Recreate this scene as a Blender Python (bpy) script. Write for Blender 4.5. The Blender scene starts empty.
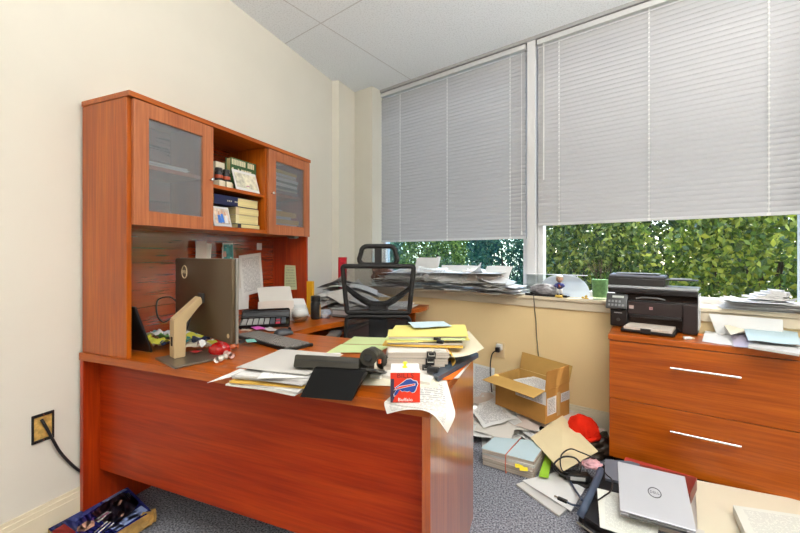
import bpy, bmesh, math, random
from mathutils import Vector, Matrix, noise
R = random.Random(7)
rad = math.radians
scn = bpy.context.scene
COL = scn.collection
F = 374.0; HY = 254.0
YAW = rad(22.1); CY, SY = math.cos(YAW), math.sin(YAW)
CAM = Vector((1.919, -0.979, 1.178))
PHI = rad(-15.6)                      # direction of the window wall
U = Vector((math.cos(PHI), math.sin(PHI), 0)); N = Vector((-math.sin(PHI), math.cos(PHI), 0))

# ------------------------------------------------------------------ measuring helpers
def ray(px, py):
    a = (px - 400) / F
    return Vector((a * CY - SY, a * SY + CY, -(py - HY) / F))
def P(px, py, z):
    d = ray(px, py); return CAM + d * ((z - CAM.z) / d.z)
def PX(px, py, x):
    d = ray(px, py); return CAM + d * ((x - CAM.x) / d.x)
def PY(px, py, y):
    d = ray(px, py); return CAM + d * ((y - CAM.y) / d.y)
def PN(px, py, n):                    # on a plane parallel to the window wall -> (u, n, z)
    d = ray(px, py); t = (n - CAM.dot(N)) / d.dot(N); p = CAM + d * t
    return Vector((p.dot(U), n, p.z))
def PT(px, py, t):
    return CAM + ray(px, py) * t
def W(u, n, z): return U * u + N * n + Vector((0, 0, z))

# ------------------------------------------------------------------ materials
def srgb(r, g, b):
    f = lambda c: (c / 255 / 12.92) if c / 255 <= .04045 else ((c / 255 + .055) / 1.055) ** 2.4
    return (f(r), f(g), f(b), 1)
MATS = {}
def mat(name, col, rough=.6, spec=.5, metal=0, var=0, vscale=20, bump=0, bscale=200, coat=0, alpha=None):
    if name in MATS: return MATS[name]
    m = bpy.data.materials.new(name); m.use_nodes = True
    nt = m.node_tree; b = nt.nodes['Principled BSDF']
    c = col if len(col) == 4 else (*col, 1)
    b.inputs['Base Color'].default_value = c
    b.inputs['Roughness'].default_value = rough
    b.inputs['Specular IOR Level'].default_value = spec
    b.inputs['Metallic'].default_value = metal
    if coat:
        b.inputs['Coat Weight'].default_value = coat; b.inputs['Coat Roughness'].default_value = .12
    if var or bump:
        tc = nt.nodes.new('ShaderNodeTexCoord')
    if var:
        n = nt.nodes.new('ShaderNodeTexNoise'); n.inputs['Scale'].default_value = vscale; n.inputs['Detail'].default_value = 6
        nt.links.new(tc.outputs['Object'], n.inputs['Vector'])
        r = nt.nodes.new('ShaderNodeValToRGB')
        r.color_ramp.elements[0].position = .3; r.color_ramp.elements[1].position = .7
        r.color_ramp.elements[0].color = tuple(x * (1 - var) for x in c[:3]) + (1,)
        r.color_ramp.elements[1].color = tuple(min(1, x * (1 + var)) for x in c[:3]) + (1,)
        nt.links.new(n.outputs['Fac'], r.inputs['Fac']); nt.links.new(r.outputs['Color'], b.inputs['Base Color'])
    if bump:
        n2 = nt.nodes.new('ShaderNodeTexNoise'); n2.inputs['Scale'].default_value = bscale; n2.inputs['Detail'].default_value = 3
        nt.links.new(tc.outputs['Object'], n2.inputs['Vector'])
        bp = nt.nodes.new('ShaderNodeBump'); bp.inputs['Strength'].default_value = bump; bp.inputs['Distance'].default_value = .01
        nt.links.new(n2.outputs['Fac'], bp.inputs['Height']); nt.links.new(bp.outputs['Normal'], b.inputs['Normal'])
    MATS[name] = m; return m

def wood(name, axis, c0, c1, c2, rough=.34, spec=.4, coat=.25, cior=1.5):
    m = bpy.data.materials.new(name); m.use_nodes = True; nt = m.node_tree; L = nt.links
    b = nt.nodes['Principled BSDF']
    tc = nt.nodes.new('ShaderNodeTexCoord'); mp = nt.nodes.new('ShaderNodeMapping')
    sc = [26, 26, 26]; sc[axis] = 1.6
    mp.inputs['Scale'].default_value = sc
    L.new(tc.outputs['Object'], mp.inputs['Vector'])
    n1 = nt.nodes.new('ShaderNodeTexNoise'); n1.inputs['Scale'].default_value = 1; n1.inputs['Detail'].default_value = 8
    n1.inputs['Roughness'].default_value = .62; n1.inputs['Distortion'].default_value = .6
    L.new(mp.outputs['Vector'], n1.inputs['Vector'])
    mp2 = nt.nodes.new('ShaderNodeMapping'); s2 = [110, 110, 110]; s2[axis] = 4
    mp2.inputs['Scale'].default_value = s2; L.new(tc.outputs['Object'], mp2.inputs['Vector'])
    n2 = nt.nodes.new('ShaderNodeTexNoise'); n2.inputs['Scale'].default_value = 1; n2.inputs['Detail'].default_value = 4
    L.new(mp2.outputs['Vector'], n2.inputs['Vector'])
    r = nt.nodes.new('ShaderNodeValToRGB'); e = r.color_ramp.elements
    e[0].position = .28; e[0].color = (*c0, 1); e[1].position = .74; e[1].color = (*c2, 1)
    k = e.new(.5); k.color = (*c1, 1)
    L.new(n1.outputs['Fac'], r.inputs['Fac'])
    r2 = nt.nodes.new('ShaderNodeValToRGB'); r2.color_ramp.elements[0].position = .35; r2.color_ramp.elements[1].position = .6
    r2.color_ramp.elements[0].color = (.78, .74, .72, 1); r2.color_ramp.elements[1].color = (1, 1, 1, 1)
    L.new(n2.outputs['Fac'], r2.inputs['Fac'])
    mx = nt.nodes.new('ShaderNodeMix'); mx.data_type = 'RGBA'; mx.blend_type = 'MULTIPLY'; mx.inputs['Factor'].default_value = 1
    L.new(r.outputs['Color'], mx.inputs['A']); L.new(r2.outputs['Color'], mx.inputs['B'])
    L.new(mx.outputs['Result'], b.inputs['Base Color'])
    b.inputs['Roughness'].default_value = rough; b.inputs['Specular IOR Level'].default_value = spec
    b.inputs['Coat Weight'].default_value = coat; b.inputs['Coat Roughness'].default_value = .14; b.inputs['Coat IOR'].default_value = cior
    return m
WC = ((.34, .060, .0025), (.46, .096, .0035), (.56, .138, .007))
wood_x = wood('cherry_grain_along_x', 0, *WC, coat=.15); wood_y = wood('cherry_grain_along_y', 1, *WC); wood_z = wood('cherry_grain_upright', 2, *WC)
WR = ((.30, .019, .001), (.41, .034, .0014), (.50, .054, .0025))  # same cherry, deeper and redder: shade on the panels put into the colour
wood_side = wood('cherry_polished_side', 2, *WC, rough=.3, coat=1, cior=1.8)
wood_shade_x = wood('cherry_shade_panel', 0, *WR, rough=.4, spec=.25, coat=.08); wood_shade_z = wood('cherry_shade_upright', 2, *WR)
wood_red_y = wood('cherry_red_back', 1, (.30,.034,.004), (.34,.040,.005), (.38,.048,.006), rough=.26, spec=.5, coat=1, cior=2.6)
WD = ((.40, .115, .04), (.47, .15, .055), (.55, .19, .075))
wood_door = wood('cherry_door_frame', 2, *WD)
dark_gap = mat('dark_gap', (.02, .008, .004), .8)

def wall_paint(name, c): return mat(name, c, .75, .25, var=.02, vscale=3, bump=.04, bscale=350)
paint_left = wall_paint('paint_off_white', srgb(227, 223, 211))
wall_win_tone = wall_paint('wall_warm_tan', srgb(243, 216, 164))  # wall below the window: warm tan tone put into its colour
paint_col = wall_paint('paint_pale_grey', srgb(221, 218, 206))
trim_cream = mat('trim_cream_gloss', srgb(232, 222, 196), .35, .5)
trim_sill = mat('sill_paint', srgb(224, 210, 184), .35, .5)
white_plastic = mat('white_plastic', (.8, .8, .78), .4)
frame_white = mat('window_frame_white', (.72, .72, .73), .4)
black_plastic = mat('black_plastic', (.012, .012, .013), .38)
black_gloss = mat('black_gloss_plastic', (.01, .01, .011), .16)
dark_grey = mat('dark_grey_plastic', (.035, .034, .034), .5)
key_grey = mat('key_plastic', (.27, .255, .24), .5)
cable_black = mat('cable_black', (.01, .01, .012), .45)
chrome = mat('brushed_steel', (.75, .75, .74), .25, metal=1)
brass = mat('brass', (.75, .55, .25), .3, metal=1)
gold = mat('gold_paint', (.65, .42, .06), .35)

def paper_mat(name, c, lines=0, ink=.45, var=.03):
    m = bpy.data.materials.new(name); m.use_nodes = True; nt = m.node_tree; L = nt.links
    b = nt.nodes['Principled BSDF']; b.inputs['Roughness'].default_value = .8; b.inputs['Specular IOR Level'].default_value = .2
    tc = nt.nodes.new('ShaderNodeTexCoord')
    if not lines:
        n = nt.nodes.new('ShaderNodeTexNoise'); n.inputs['Scale'].default_value = 9
        L.new(tc.outputs['Object'], n.inputs['Vector'])
        r = nt.nodes.new('ShaderNodeValToRGB')
        r.color_ramp.elements[0].color = tuple(x * (1 - var * 2) for x in c[:3]) + (1,); r.color_ramp.elements[1].color = (*c[:3], 1)
        L.new(n.outputs['Fac'], r.inputs['Fac']); L.new(r.outputs['Color'], b.inputs['Base Color'])
    else:
        # rows of blurred print: bands across the sheet broken up by stretched noise, kept off the margins
        sp = nt.nodes.new('ShaderNodeSeparateXYZ'); L.new(tc.outputs['UV'], sp.inputs[0])
        def mth(op, a, v=None, w=None):
            q = nt.nodes.new('ShaderNodeMath'); q.operation = op
            for i, x in enumerate((a, v, w)):
                if x is None: continue
                if isinstance(x, (int, float)): q.inputs[i].default_value = x
                else: L.new(x, q.inputs[i])
            return q.outputs[0]
        row = mth('LESS_THAN', mth('FRACT', mth('MULTIPLY', sp.outputs[1], lines)), .5)
        mp = nt.nodes.new('ShaderNodeMapping'); mp.inputs['Scale'].default_value = (30, lines * .5, 1); L.new(tc.outputs['UV'], mp.inputs['Vector'])
        n = nt.nodes.new('ShaderNodeTexNoise'); n.inputs['Scale'].default_value = 1; n.inputs['Detail'].default_value = 2
        L.new(mp.outputs['Vector'], n.inputs['Vector'])
        wd = mth('GREATER_THAN', n.outputs['Fac'], .45)
        mg = mth('MULTIPLY', mth('LESS_THAN', mth('ABSOLUTE', mth('SUBTRACT', sp.outputs[0], .5)), .39),
                 mth('LESS_THAN', mth('ABSOLUTE', mth('SUBTRACT', sp.outputs[1], .5)), .42))
        fac = mth('MULTIPLY', mth('MULTIPLY', row, wd), mth('MULTIPLY', mg, ink))
        mx = nt.nodes.new('ShaderNodeMix'); mx.data_type = 'RGBA'
        mx.inputs['A'].default_value = (*c[:3], 1); mx.inputs['B'].default_value = (.12, .12, .15, 1)
        L.new(fac, mx.inputs['Factor']); L.new(mx.outputs['Result'], b.inputs['Base Color'])
    MATS[name] = m; return m
pw = paper_mat('paper_white', (.80, .80, .79)); po = paper_mat('paper_off_white', (.72, .69, .64)); pg = paper_mat('paper_greyish', (.55, .53, .50))
pc = paper_mat('paper_cream', (.78, .67, .42)); pcl = paper_mat('paper_light_cream', (.80, .74, .58)); pb = paper_mat('paper_pale_blue', (.55, .70, .76))
pgr = paper_mat('paper_pale_green', (.62, .72, .36)); pye = paper_mat('paper_yellow', (.80, .70, .22)); pyo = paper_mat('folder_amber', (.74, .45, .09))
por = paper_mat('folder_orange', (.80, .17, .02)); pwt = paper_mat('paper_printed', (.80, .80, .79), 34, .55); pot = paper_mat('paper_newsprint', (.70, .68, .64), 46, .6)
plt = paper_mat('paper_printed_faint', (.76, .78, .72), 40, .25); pkr = paper_mat('paper_kraft_brown', (.45, .28, .12))
pvg = paper_mat('folder_green', (.35, .62, .05)); pgb = paper_mat('paper_grey_printed', (.45, .43, .42), 30, .7); pst = paper_mat('note_pale_green', (.62, .66, .40), 9, .35)
ppk = paper_mat('paper_pinkish', (.70, .60, .54)); pli = paper_mat('paper_lilac', (.55, .50, .62))
cardboard = mat('cardboard', srgb(190, 138, 72), .8, .2, var=.05, vscale=12)
cardboard_in = mat('cardboard_inside', srgb(200, 160, 92), .8, .2, var=.05, vscale=12)

def stack_mat(name, c, dark=.6, scale=700):
    m = bpy.data.materials.new(name); m.use_nodes = True; nt = m.node_tree; L = nt.links
    b = nt.nodes['Principled BSDF']; b.inputs['Roughness'].default_value = .85; b.inputs['Specular IOR Level'].default_value = .15
    tc = nt.nodes.new('ShaderNodeTexCoord'); mp = nt.nodes.new('ShaderNodeMapping'); mp.inputs['Scale'].default_value = (1.5, 1.5, scale)
    n = nt.nodes.new('ShaderNodeTexNoise'); n.inputs['Scale'].default_value = 1; n.inputs['Detail'].default_value = 2
    L.new(tc.outputs['Object'], mp.inputs['Vector']); L.new(mp.outputs['Vector'], n.inputs['Vector'])
    r = nt.nodes.new('ShaderNodeValToRGB'); r.color_ramp.elements[0].position = .3; r.color_ramp.elements[1].position = .65
    r.color_ramp.elements[0].color = tuple(x * dark for x in c) + (1,); r.color_ramp.elements[1].color = (*c, 1)
    L.new(n.outputs['Fac'], r.inputs['Fac']); L.new(r.outputs['Color'], b.inputs['Base Color']); MATS[name] = m
    return m
sw = stack_mat('sheaf_white', (.76, .75, .73)); so = stack_mat('sheaf_off_white', (.60, .52, .44), .5); sy = stack_mat('book_pages_yellowed', (.80, .68, .34), .75)

def glassy(name, tint, gloss=.08, rough=.02, ior=1.45):
    m = bpy.data.materials.new(name); m.use_nodes = True; nt = m.node_tree; L = nt.links
    nt.nodes.remove(nt.nodes['Principled BSDF']); out = nt.nodes['Material Output']
    t = nt.nodes.new('ShaderNodeBsdfTransparent'); t.inputs['Color'].default_value = (*tint, 1)
    g = nt.nodes.new('ShaderNodeBsdfGlossy'); g.inputs['Roughness'].default_value = rough
    lw = nt.nodes.new('ShaderNodeLayerWeight'); lw.inputs['Blend'].default_value = .5       # Schlick's curve, the same from both faces
    f0 = ((ior - 1)/(ior + 1))**2
    pw_ = nt.nodes.new('ShaderNodeMath'); pw_.operation = 'POWER'; pw_.inputs[1].default_value = 5; L.new(lw.outputs['Facing'], pw_.inputs[0])
    fr = nt.nodes.new('ShaderNodeMath'); fr.operation = 'MULTIPLY_ADD'; fr.inputs[1].default_value = 1 - f0; fr.inputs[2].default_value = f0; L.new(pw_.outputs[0], fr.inputs[0])
    mx = nt.nodes.new('ShaderNodeMixShader')
    L.new(fr.outputs[0], mx.inputs[0]); L.new(t.outputs[0], mx.inputs[1]); L.new(g.outputs[0], mx.inputs[2]); L.new(mx.outputs[0], out.inputs['Surface'])
    MATS[name] = m; return m
pane_clear = glassy('window_pane', (.97, .985, .98), ior=1.25)
pane_haze = glassy('window_pane_haze_tint', (.74, .88, .94), ior=1.38)  # bluish haze over the left view put into the pane tint
pane_door = glassy('cabinet_glass_veiled', (.86, .87, .88), rough=.05, ior=2.3)
_nt = pane_door.node_tree; _o = _nt.nodes['Material Output']; _l = _o.inputs['Surface'].links[0].from_socket
_d = _nt.nodes.new('ShaderNodeBsdfDiffuse'); _d.inputs['Color'].default_value = (.42, .44, .45, 1)  # grey veil: reflection of the blinds put into the door glass
_m = _nt.nodes.new('ShaderNodeMixShader'); _m.inputs[0].default_value = .13
_nt.links.new(_l, _m.inputs[1]); _nt.links.new(_d.outputs[0], _m.inputs[2]); _nt.links.new(_m.outputs[0], _o.inputs['Surface'])
acrylic = glassy('clear_acrylic', (.94, .96, .96), ior=1.25)
green_glass = glassy('green_glass', (.84, .93, .82), ior=1.35)
red_film = glassy('red_translucent_film', (.95, .40, .48), rough=.2, ior=1.5)

def mesh_fabric(name, c, a, scale=900):
    m = bpy.data.materials.new(name); m.use_nodes = True; nt = m.node_tree; L = nt.links
    b = nt.nodes['Principled BSDF']; b.inputs['Base Color'].default_value = (*c, 1); b.inputs['Roughness'].default_value = .8
    b.inputs['Alpha'].default_value = a
    MATS[name] = m; return m
chair_mesh = mesh_fabric('black_mesh_fabric', (.03, .03, .033), .32)
chair_mesh_dense = mesh_fabric('black_mesh_fabric_dense', (.022, .022, .025), .80)

# ------------------------------------------------------------------ mesh builder
class MB:
    def __init__(s): s.bm = bmesh.new(); s.uv = s.bm.loops.layers.uv.new('UVMap')
    def _tf(s, vs, M):
        if M is not None: bmesh.ops.transform(s.bm, matrix=M, verts=vs)
    def box(s, x0, x1, y0, y1, z0, z1, M=None, bev=0):
        vs = [s.bm.verts.new(p) for p in ((x0,y0,z0),(x1,y0,z0),(x1,y1,z0),(x0,y1,z0),(x0,y0,z1),(x1,y0,z1),(x1,y1,z1),(x0,y1,z1))]
        fs = [s.bm.faces.new([vs[i] for i in f]) for f in ((3,2,1,0),(4,5,6,7),(0,1,5,4),(1,2,6,5),(2,3,7,6),(3,0,4,7))]
        for f in fs:
            n = f.normal if f.normal.length else Vector((0,0,1)); f.normal_update(); n = f.normal
            a = [0,1,2]; ax = max(a, key=lambda i: abs(n[i])); a.remove(ax)
            for l in f.loops:
                c = l.vert.co; sz = ((x1-x0),(y1-y0),(z1-z0)); o = (x0,y0,z0)
                l[s.uv].uv = ((c[a[0]]-o[a[0]])/max(sz[a[0]],1e-6), (c[a[1]]-o[a[1]])/max(sz[a[1]],1e-6))
        s._tf(vs, M)
        if bev:
            es = {e for f in fs for e in f.edges}
            bmesh.ops.bevel(s.bm, geom=list(es), offset=bev, segments=2, affect='EDGES', profile=.5)
        return s
    def prism(s, pts, z0, z1, M=None, bev=0):
        a = [s.bm.verts.new((p[0], p[1], z0)) for p in pts]; b = [s.bm.verts.new((p[0], p[1], z1)) for p in pts]
        n = len(pts); fs = [s.bm.faces.new(list(reversed(a))), s.bm.faces.new(b)]
        for i in range(n): fs.append(s.bm.faces.new((a[i], a[(i+1)%n], b[(i+1)%n], b[i])))
        s._tf(a + b, M)
        if bev:
            es = {e for f in fs[:2] for e in f.edges}
            bmesh.ops.bevel(s.bm, geom=list(es), offset=bev, segments=2, affect='EDGES', profile=.5)
        return s
    def tube(s, path, r, seg=8, cap=True):
        path = [Vector(p) for p in path]; rings = []; n = len(path)
        rs = r if isinstance(r, (list, tuple)) else [r] * n
        up = None
        for i, p in enumerate(path):
            d = (path[min(i+1, n-1)] - path[max(i-1, 0)]).normalized()
            if up is None:
                up = Vector((0,0,1)) if abs(d.z) < .9 else Vector((1,0,0))
            x = d.cross(up).normalized(); y = x.cross(d).normalized(); up = y
            rings.append([s.bm.verts.new(p + (x*math.cos(2*math.pi*k/seg) + y*math.sin(2*math.pi*k/seg)) * rs[i]) for k in range(seg)])
        for a, b in zip(rings, rings[1:]):
            for k in range(seg): s.bm.faces.new((a[k], a[(k+1)%seg], b[(k+1)%seg], b[k]))
        if cap:
            s.bm.faces.new(list(reversed(rings[0]))); s.bm.faces.new(rings[-1])
        return s
    def lathe(s, prof, seg=24, M=None, sq=(1,1)):
        rings = []; allv = []
        for r, z in prof:
            if r < 1e-6: v = s.bm.verts.new((0,0,z)); rings.append([v]); allv.append(v)
            else:
                rg = [s.bm.verts.new((r*sq[0]*math.cos(2*math.pi*k/seg), r*sq[1]*math.sin(2*math.pi*k/seg), z)) for k in range(seg)]
                rings.append(rg); allv += rg
        for a, b in zip(rings, rings[1:]):
            for k in range(seg):
                k2 = (k+1) % seg
                if len(a) == 1 and len(b) == 1: continue
                if len(a) == 1: s.bm.faces.new((a[0], b[k2], b[k])) if False else s.bm.faces.new((a[0], b[k], b[k2]))
                elif len(b) == 1: s.bm.faces.new((a[k], a[k2], b[0]))
                else: s.bm.faces.new((a[k], a[k2], b[k2], b[k]))
        s._tf(allv, M); return s
    def grid(s, fn, nu, nv, thick=0):
        pts = [[Vector(fn(i/nu, j/nv)) for j in range(nv+1)] for i in range(nu+1)]
        g = [[s.bm.verts.new(p) for p in r] for r in pts]
        def face(vs, uvs):
            f = s.bm.faces.new(vs)
            for l, (a, b) in zip(f.loops, uvs): l[s.uv].uv = (a/nu, b/nv)
        q = lambda i, j: ((i,j),(i+1,j),(i+1,j+1),(i,j+1))
        for i in range(nu):
            for j in range(nv): face([g[a][b] for a, b in q(i, j)], q(i, j))
        if thick:
            h = []
            for i in range(nu+1):
                r = []
                for j in range(nv+1):
                    du = pts[min(i+1,nu)][j] - pts[max(i-1,0)][j]; dv = pts[i][min(j+1,nv)] - pts[i][max(j-1,0)]
                    n = du.cross(dv); n = n.normalized() if n.length > 1e-9 else Vector((0,0,1))
                    if abs(n.z) > .02 and n.z < 0: n = -n
                    r.append(s.bm.verts.new(pts[i][j] - n*thick))
                h.append(r)
            for i in range(nu):
                for j in range(nv): face([h[a][b] for a, b in reversed(q(i, j))], list(reversed(q(i, j))))
            rim = [(i, 0) for i in range(nu)] + [(nu, j) for j in range(nv)] + [(i, nv) for i in range(nu, 0, -1)] + [(0, j) for j in range(nv, 0, -1)]
            for k in range(len(rim)):
                a, b = rim[k], rim[(k+1)%len(rim)]
                face([g[a[0]][a[1]], h[a[0]][a[1]], h[b[0]][b[1]], g[b[0]][b[1]]], (a, a, b, b))
        return s
    def loop(s, pts, r, seg=8):       # closed tube
        n = len(pts); pts = [Vector(p) for p in pts]; rings = []
        nrm = Vector((0,0,0))
        for i in range(n): nrm += pts[i].cross(pts[(i+1)%n])
        c = sum(pts, Vector()) / n; nrm = Vector((0,0,0))
        for i in range(n): nrm += (pts[i]-c).cross(pts[(i+1)%n]-c)
        nrm.normalize()
        for i in range(n):
            d = (pts[(i+1)%n] - pts[i-1]).normalized(); x = d.cross(nrm).normalized()
            rr = r if isinstance(r, (int, float)) else r[i]
            rings.append([s.bm.verts.new(pts[i] + (x*math.cos(2*math.pi*k/seg) + nrm*math.sin(2*math.pi*k/seg)) * rr) for k in range(seg)])
        for i in range(n):
            a, b = rings[i], rings[(i+1)%n]
            for k in range(seg): s.bm.faces.new((a[k], a[(k+1)%seg], b[(k+1)%seg], b[k]))
        return s
    def build(s, name, m, parent=None, loc=None, rz=0, smooth=False, rot=None, center=False):
        bmesh.ops.recalc_face_normals(s.bm, faces=s.bm.faces)
        off = Vector()
        if center and s.bm.verts:
            vs = [v.co for v in s.bm.verts]
            off = Vector((sum(v.x for v in vs)/len(vs), sum(v.y for v in vs)/len(vs), min(v.z for v in vs)))
            bmesh.ops.translate(s.bm, verts=s.bm.verts, vec=-off)
        me = bpy.data.meshes.new(name); s.bm.to_mesh(me); s.bm.free()
        if smooth:
            for p in me.polygons: p.use_smooth = True
            if smooth == 'auto': me.set_sharp_from_angle(angle=rad(40))
        me.materials.append(m)
        o = bpy.data.objects.new(name, me); COL.objects.link(o)
        if parent is not None: o.parent = parent
        o.location = (Vector(loc) if loc is not None else Vector()) + off
        if rot is not None: o.rotation_euler = rot
        elif rz: o.rotation_euler.z = rz
        return o
def tag(o, label=None, cat=None, group=None, kind=None):
    if label: o['label'] = label
    if cat: o['category'] = cat
    if group: o['group'] = group
    if kind: o['kind'] = kind
    return o
def T(name, label, cat, loc=(0,0,0), rz=0, group=None):
    o = bpy.data.objects.new(name, None); COL.objects.link(o); o.empty_display_size = .05
    o.location = loc; o.rotation_euler.z = rz
    return tag(o, label, cat, group)
def struct(o): o['kind'] = 'structure'; return o
def B(name, m, parent, x0, x1, y0, y1, z0, z1, bev=.0015, **k):
    return MB().box(x0, x1, y0, y1, z0, z1, bev=bev).build(name, m, parent, **k)
def dup(root):
    r = root.copy(); COL.objects.link(r)
    for ch in list(root.children):
        c = ch.copy(); COL.objects.link(c); c.parent = r
        for g in ch.children:
            d = g.copy(); COL.objects.link(d); d.parent = c
    return r
def smooth_path(pts, n=8):
    pts = [Vector(p) for p in pts]; out = []
    q = [pts[0]] + pts + [pts[-1]]
    for i in range(1, len(q)-2):
        a, b, c, d = q[i-1], q[i], q[i+1], q[i+2]
        for k in range(n):
            t = k/n
            out.append(.5*((2*b) + (c-a)*t + (2*a-5*b+4*c-d)*t*t + (3*b-a-3*c+d)*t**3))
    out.append(pts[-1]); return out
def text(body, size, m, parent, name, loc, rot, ext=.0003, sx=1):
    cu = bpy.data.curves.new('t', 'FONT'); cu.body = body; cu.size = size; cu.extrude = ext; cu.align_x = 'CENTER'; cu.align_y = 'CENTER'; cu.resolution_u = 2
    tmp = bpy.data.objects.new('t', cu); COL.objects.link(tmp)
    me = bpy.data.meshes.new_from_object(tmp.evaluated_get(bpy.context.evaluated_depsgraph_get()))
    bpy.data.objects.remove(tmp); bpy.data.curves.remove(cu)
    me.name = name; me.materials.clear(); me.materials.append(m)
    o = bpy.data.objects.new(name, me); COL.objects.link(o); o.parent = parent; o.location = loc; o.rotation_euler = rot; o.scale = (sx, 1, 1)
    return o
def cord(name, pts, r, label, m=None, n=8):
    return tag(MB().tube(smooth_path(pts, n), r, 6).build(name, m or cable_black, smooth=True, center=True), label, 'cord')

# sheet through four corners (order round the sheet), slightly bent
def quad(name, c4, m, label, cat='paper', thick=.0012, bend=0, wav=.002, curl=0, nu=10, nv=10, group=None, seed=None, parent=None, uvflip=False):
    a, b, c, d = [Vector(p) for p in c4]; s = R.random()*50 if seed is None else seed
    nrm = (b-a).cross(d-a).normalized()
    if nrm.z < -.01: nrm = -nrm
    def fn(u, v):
        p = (a*(1-u)+b*u)*(1-v) + (d*(1-u)+c*u)*v
        h = bend*4*u*(1-u) + wav*(noise.noise((u*2.2+s, v*2.2, s))) + wav
        if curl: h += curl*max(0, u*v*1.0-.35)**2*2
        return p + nrm*h
    mb = MB().grid(fn, nu, nv, thick)
    o = mb.build(name, m, parent, center=parent is None, smooth='auto')
    if label: tag(o, label, cat, group)
    return o
# flat pad / folder / sheaf: four top corners and a thickness downwards
def slab(name, top4, th, m, label=None, cat='papers', group=None, parent=None, bev=.001, wob=0):
    mb = MB(); t = [Vector(p) for p in top4]
    dn = Vector((0,0,-th))
    a = [mb.bm.verts.new(p) for p in t]; b = [mb.bm.verts.new(p+dn) for p in t]
    f = [mb.bm.faces.new(a), mb.bm.faces.new(list(reversed(b)))]
    for l, uv in zip(f[0].loops, ((0,0),(1,0),(1,1),(0,1))): l[mb.uv].uv = uv
    for i in range(4): mb.bm.faces.new((a[i], b[i], b[(i+1)%4], a[(i+1)%4]))
    o = mb.build(name, m, parent, center=parent is None)
    if label: tag(o, label, cat, group)
    return o
def rect(cx, cy, z, w, d, rz):
    c, s = math.cos(rz), math.sin(rz)
    return [Vector((cx + x*c - y*s, cy + x*s + y*c, z)) for x, y in ((-w/2,-d/2),(w/2,-d/2),(w/2,d/2),(-w/2,d/2))]
# layered sheaves, one object each
def layers(cx, cy, z0, w, d, rz, ths, mats, jit, rj, name, label, cat, group):
    z = z0; out = []
    for th, m in zip(ths, mats):
        z += th + .0006
        x, y = cx + R.uniform(-jit, jit), cy + R.uniform(-jit, jit)
        out.append(slab(name, rect(x, y, z, w*R.uniform(.94, 1.0), d*R.uniform(.94, 1.0), rz + R.uniform(-rj, rj)), th, m, label, cat, group))
    return z, out
# heap of single sheets that sag over each other
def pile(name, label, group, n, spot, H, base, mats, size=(.216, .28), rz0=0, rj=.5, curl=.02, cat='paper', frame=None, thick=.0008, fit=None, rough=.0015):
    for k in range(n):
        x, y = spot(k); rz = rz0 + R.uniform(-rj, rj); w, d = size
        if R.random() < .25: w, d = d, w
        c, s = math.cos(rz), math.sin(rz); sd = R.random()*40; q = (k+1)/n
        cu = curl*R.random()*(1 if q > .7 else .25); cs = R.choice(((1,1),(-1,1),(1,-1),(-1,-1)))
        def fn(u, v):
            lx, ly = (u-.5)*w, (v-.5)*d
            px, py = x + lx*c - ly*s, y + lx*s + ly*c
            if fit: px, py = fit(px, py)
            z = base + H(px, py)*q + k*.0011 + rough*noise.noise((u*3+sd, v*3, 0))
            e = max(0, cs[0]*(u-.5)*2)*max(0, cs[1]*(v-.5)*2)
            z += cu*e*e
            p = Vector((px, py, z))
            return W(px, py, z) if frame == 'win' else p
        o = MB().grid(fn, 8, 8, thick).build(name, mats[k % len(mats)] if k < n-len(mats) else R.choice(mats), center=True, smooth='auto')
        tag(o, label, cat, group)

# ================================================================== SETTING
ZC = 2.81
def wbox(name, m, u0, u1, n0, n1, z0, z1, bev=0):
    o = MB().box(u0, u1, n0, n1, z0, z1, bev=bev).build(name, m); o.rotation_euler.z = PHI; return struct(o)
# carpet
cm = bpy.data.materials.new('carpet_blue_grey'); cm.use_nodes = True; nt = cm.node_tree; L = nt.links; b = nt.nodes['Principled BSDF']
b.inputs['Roughness'].default_value = .95; b.inputs['Specular IOR Level'].default_value = .1
tc = nt.nodes.new('ShaderNodeTexCoord'); n1 = nt.nodes.new('ShaderNodeTexNoise'); n1.inputs['Scale'].default_value = 130; n1.inputs['Detail'].default_value = 3
L.new(tc.outputs['Object'], n1.inputs['Vector']); r = nt.nodes.new('ShaderNodeValToRGB'); e = r.color_ramp.elements
e[0].position = .36; e[0].color = (.085, .09, .115, 1); e[1].position = .66; e[1].color = (.40, .41, .46, 1)
L.new(n1.outputs['Fac'], r.inputs['Fac']); L.new(r.outputs['Color'], b.inputs['Base Color'])
bp = nt.nodes.new('ShaderNodeBump'); bp.inputs['Strength'].default_value = .6; bp.inputs['Distance'].default_value = .004
L.new(n1.outputs['Fac'], bp.inputs['Height']); L.new(bp.outputs['Normal'], b.inputs['Normal'])
room = [(0, -3.2), (3.6, -3.2), (3.6, 1.2), (3.15, 1.75), (2.9, 1.85), (0.0, 2.62)]
floor_pts = [(-.1, -3.3), (3.6, -3.3), (3.6, 1.5), (0, 2.6), (-.1, 2.6)]
struct(MB().prism(floor_pts, -.1, 0).build('floor', cm))
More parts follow.
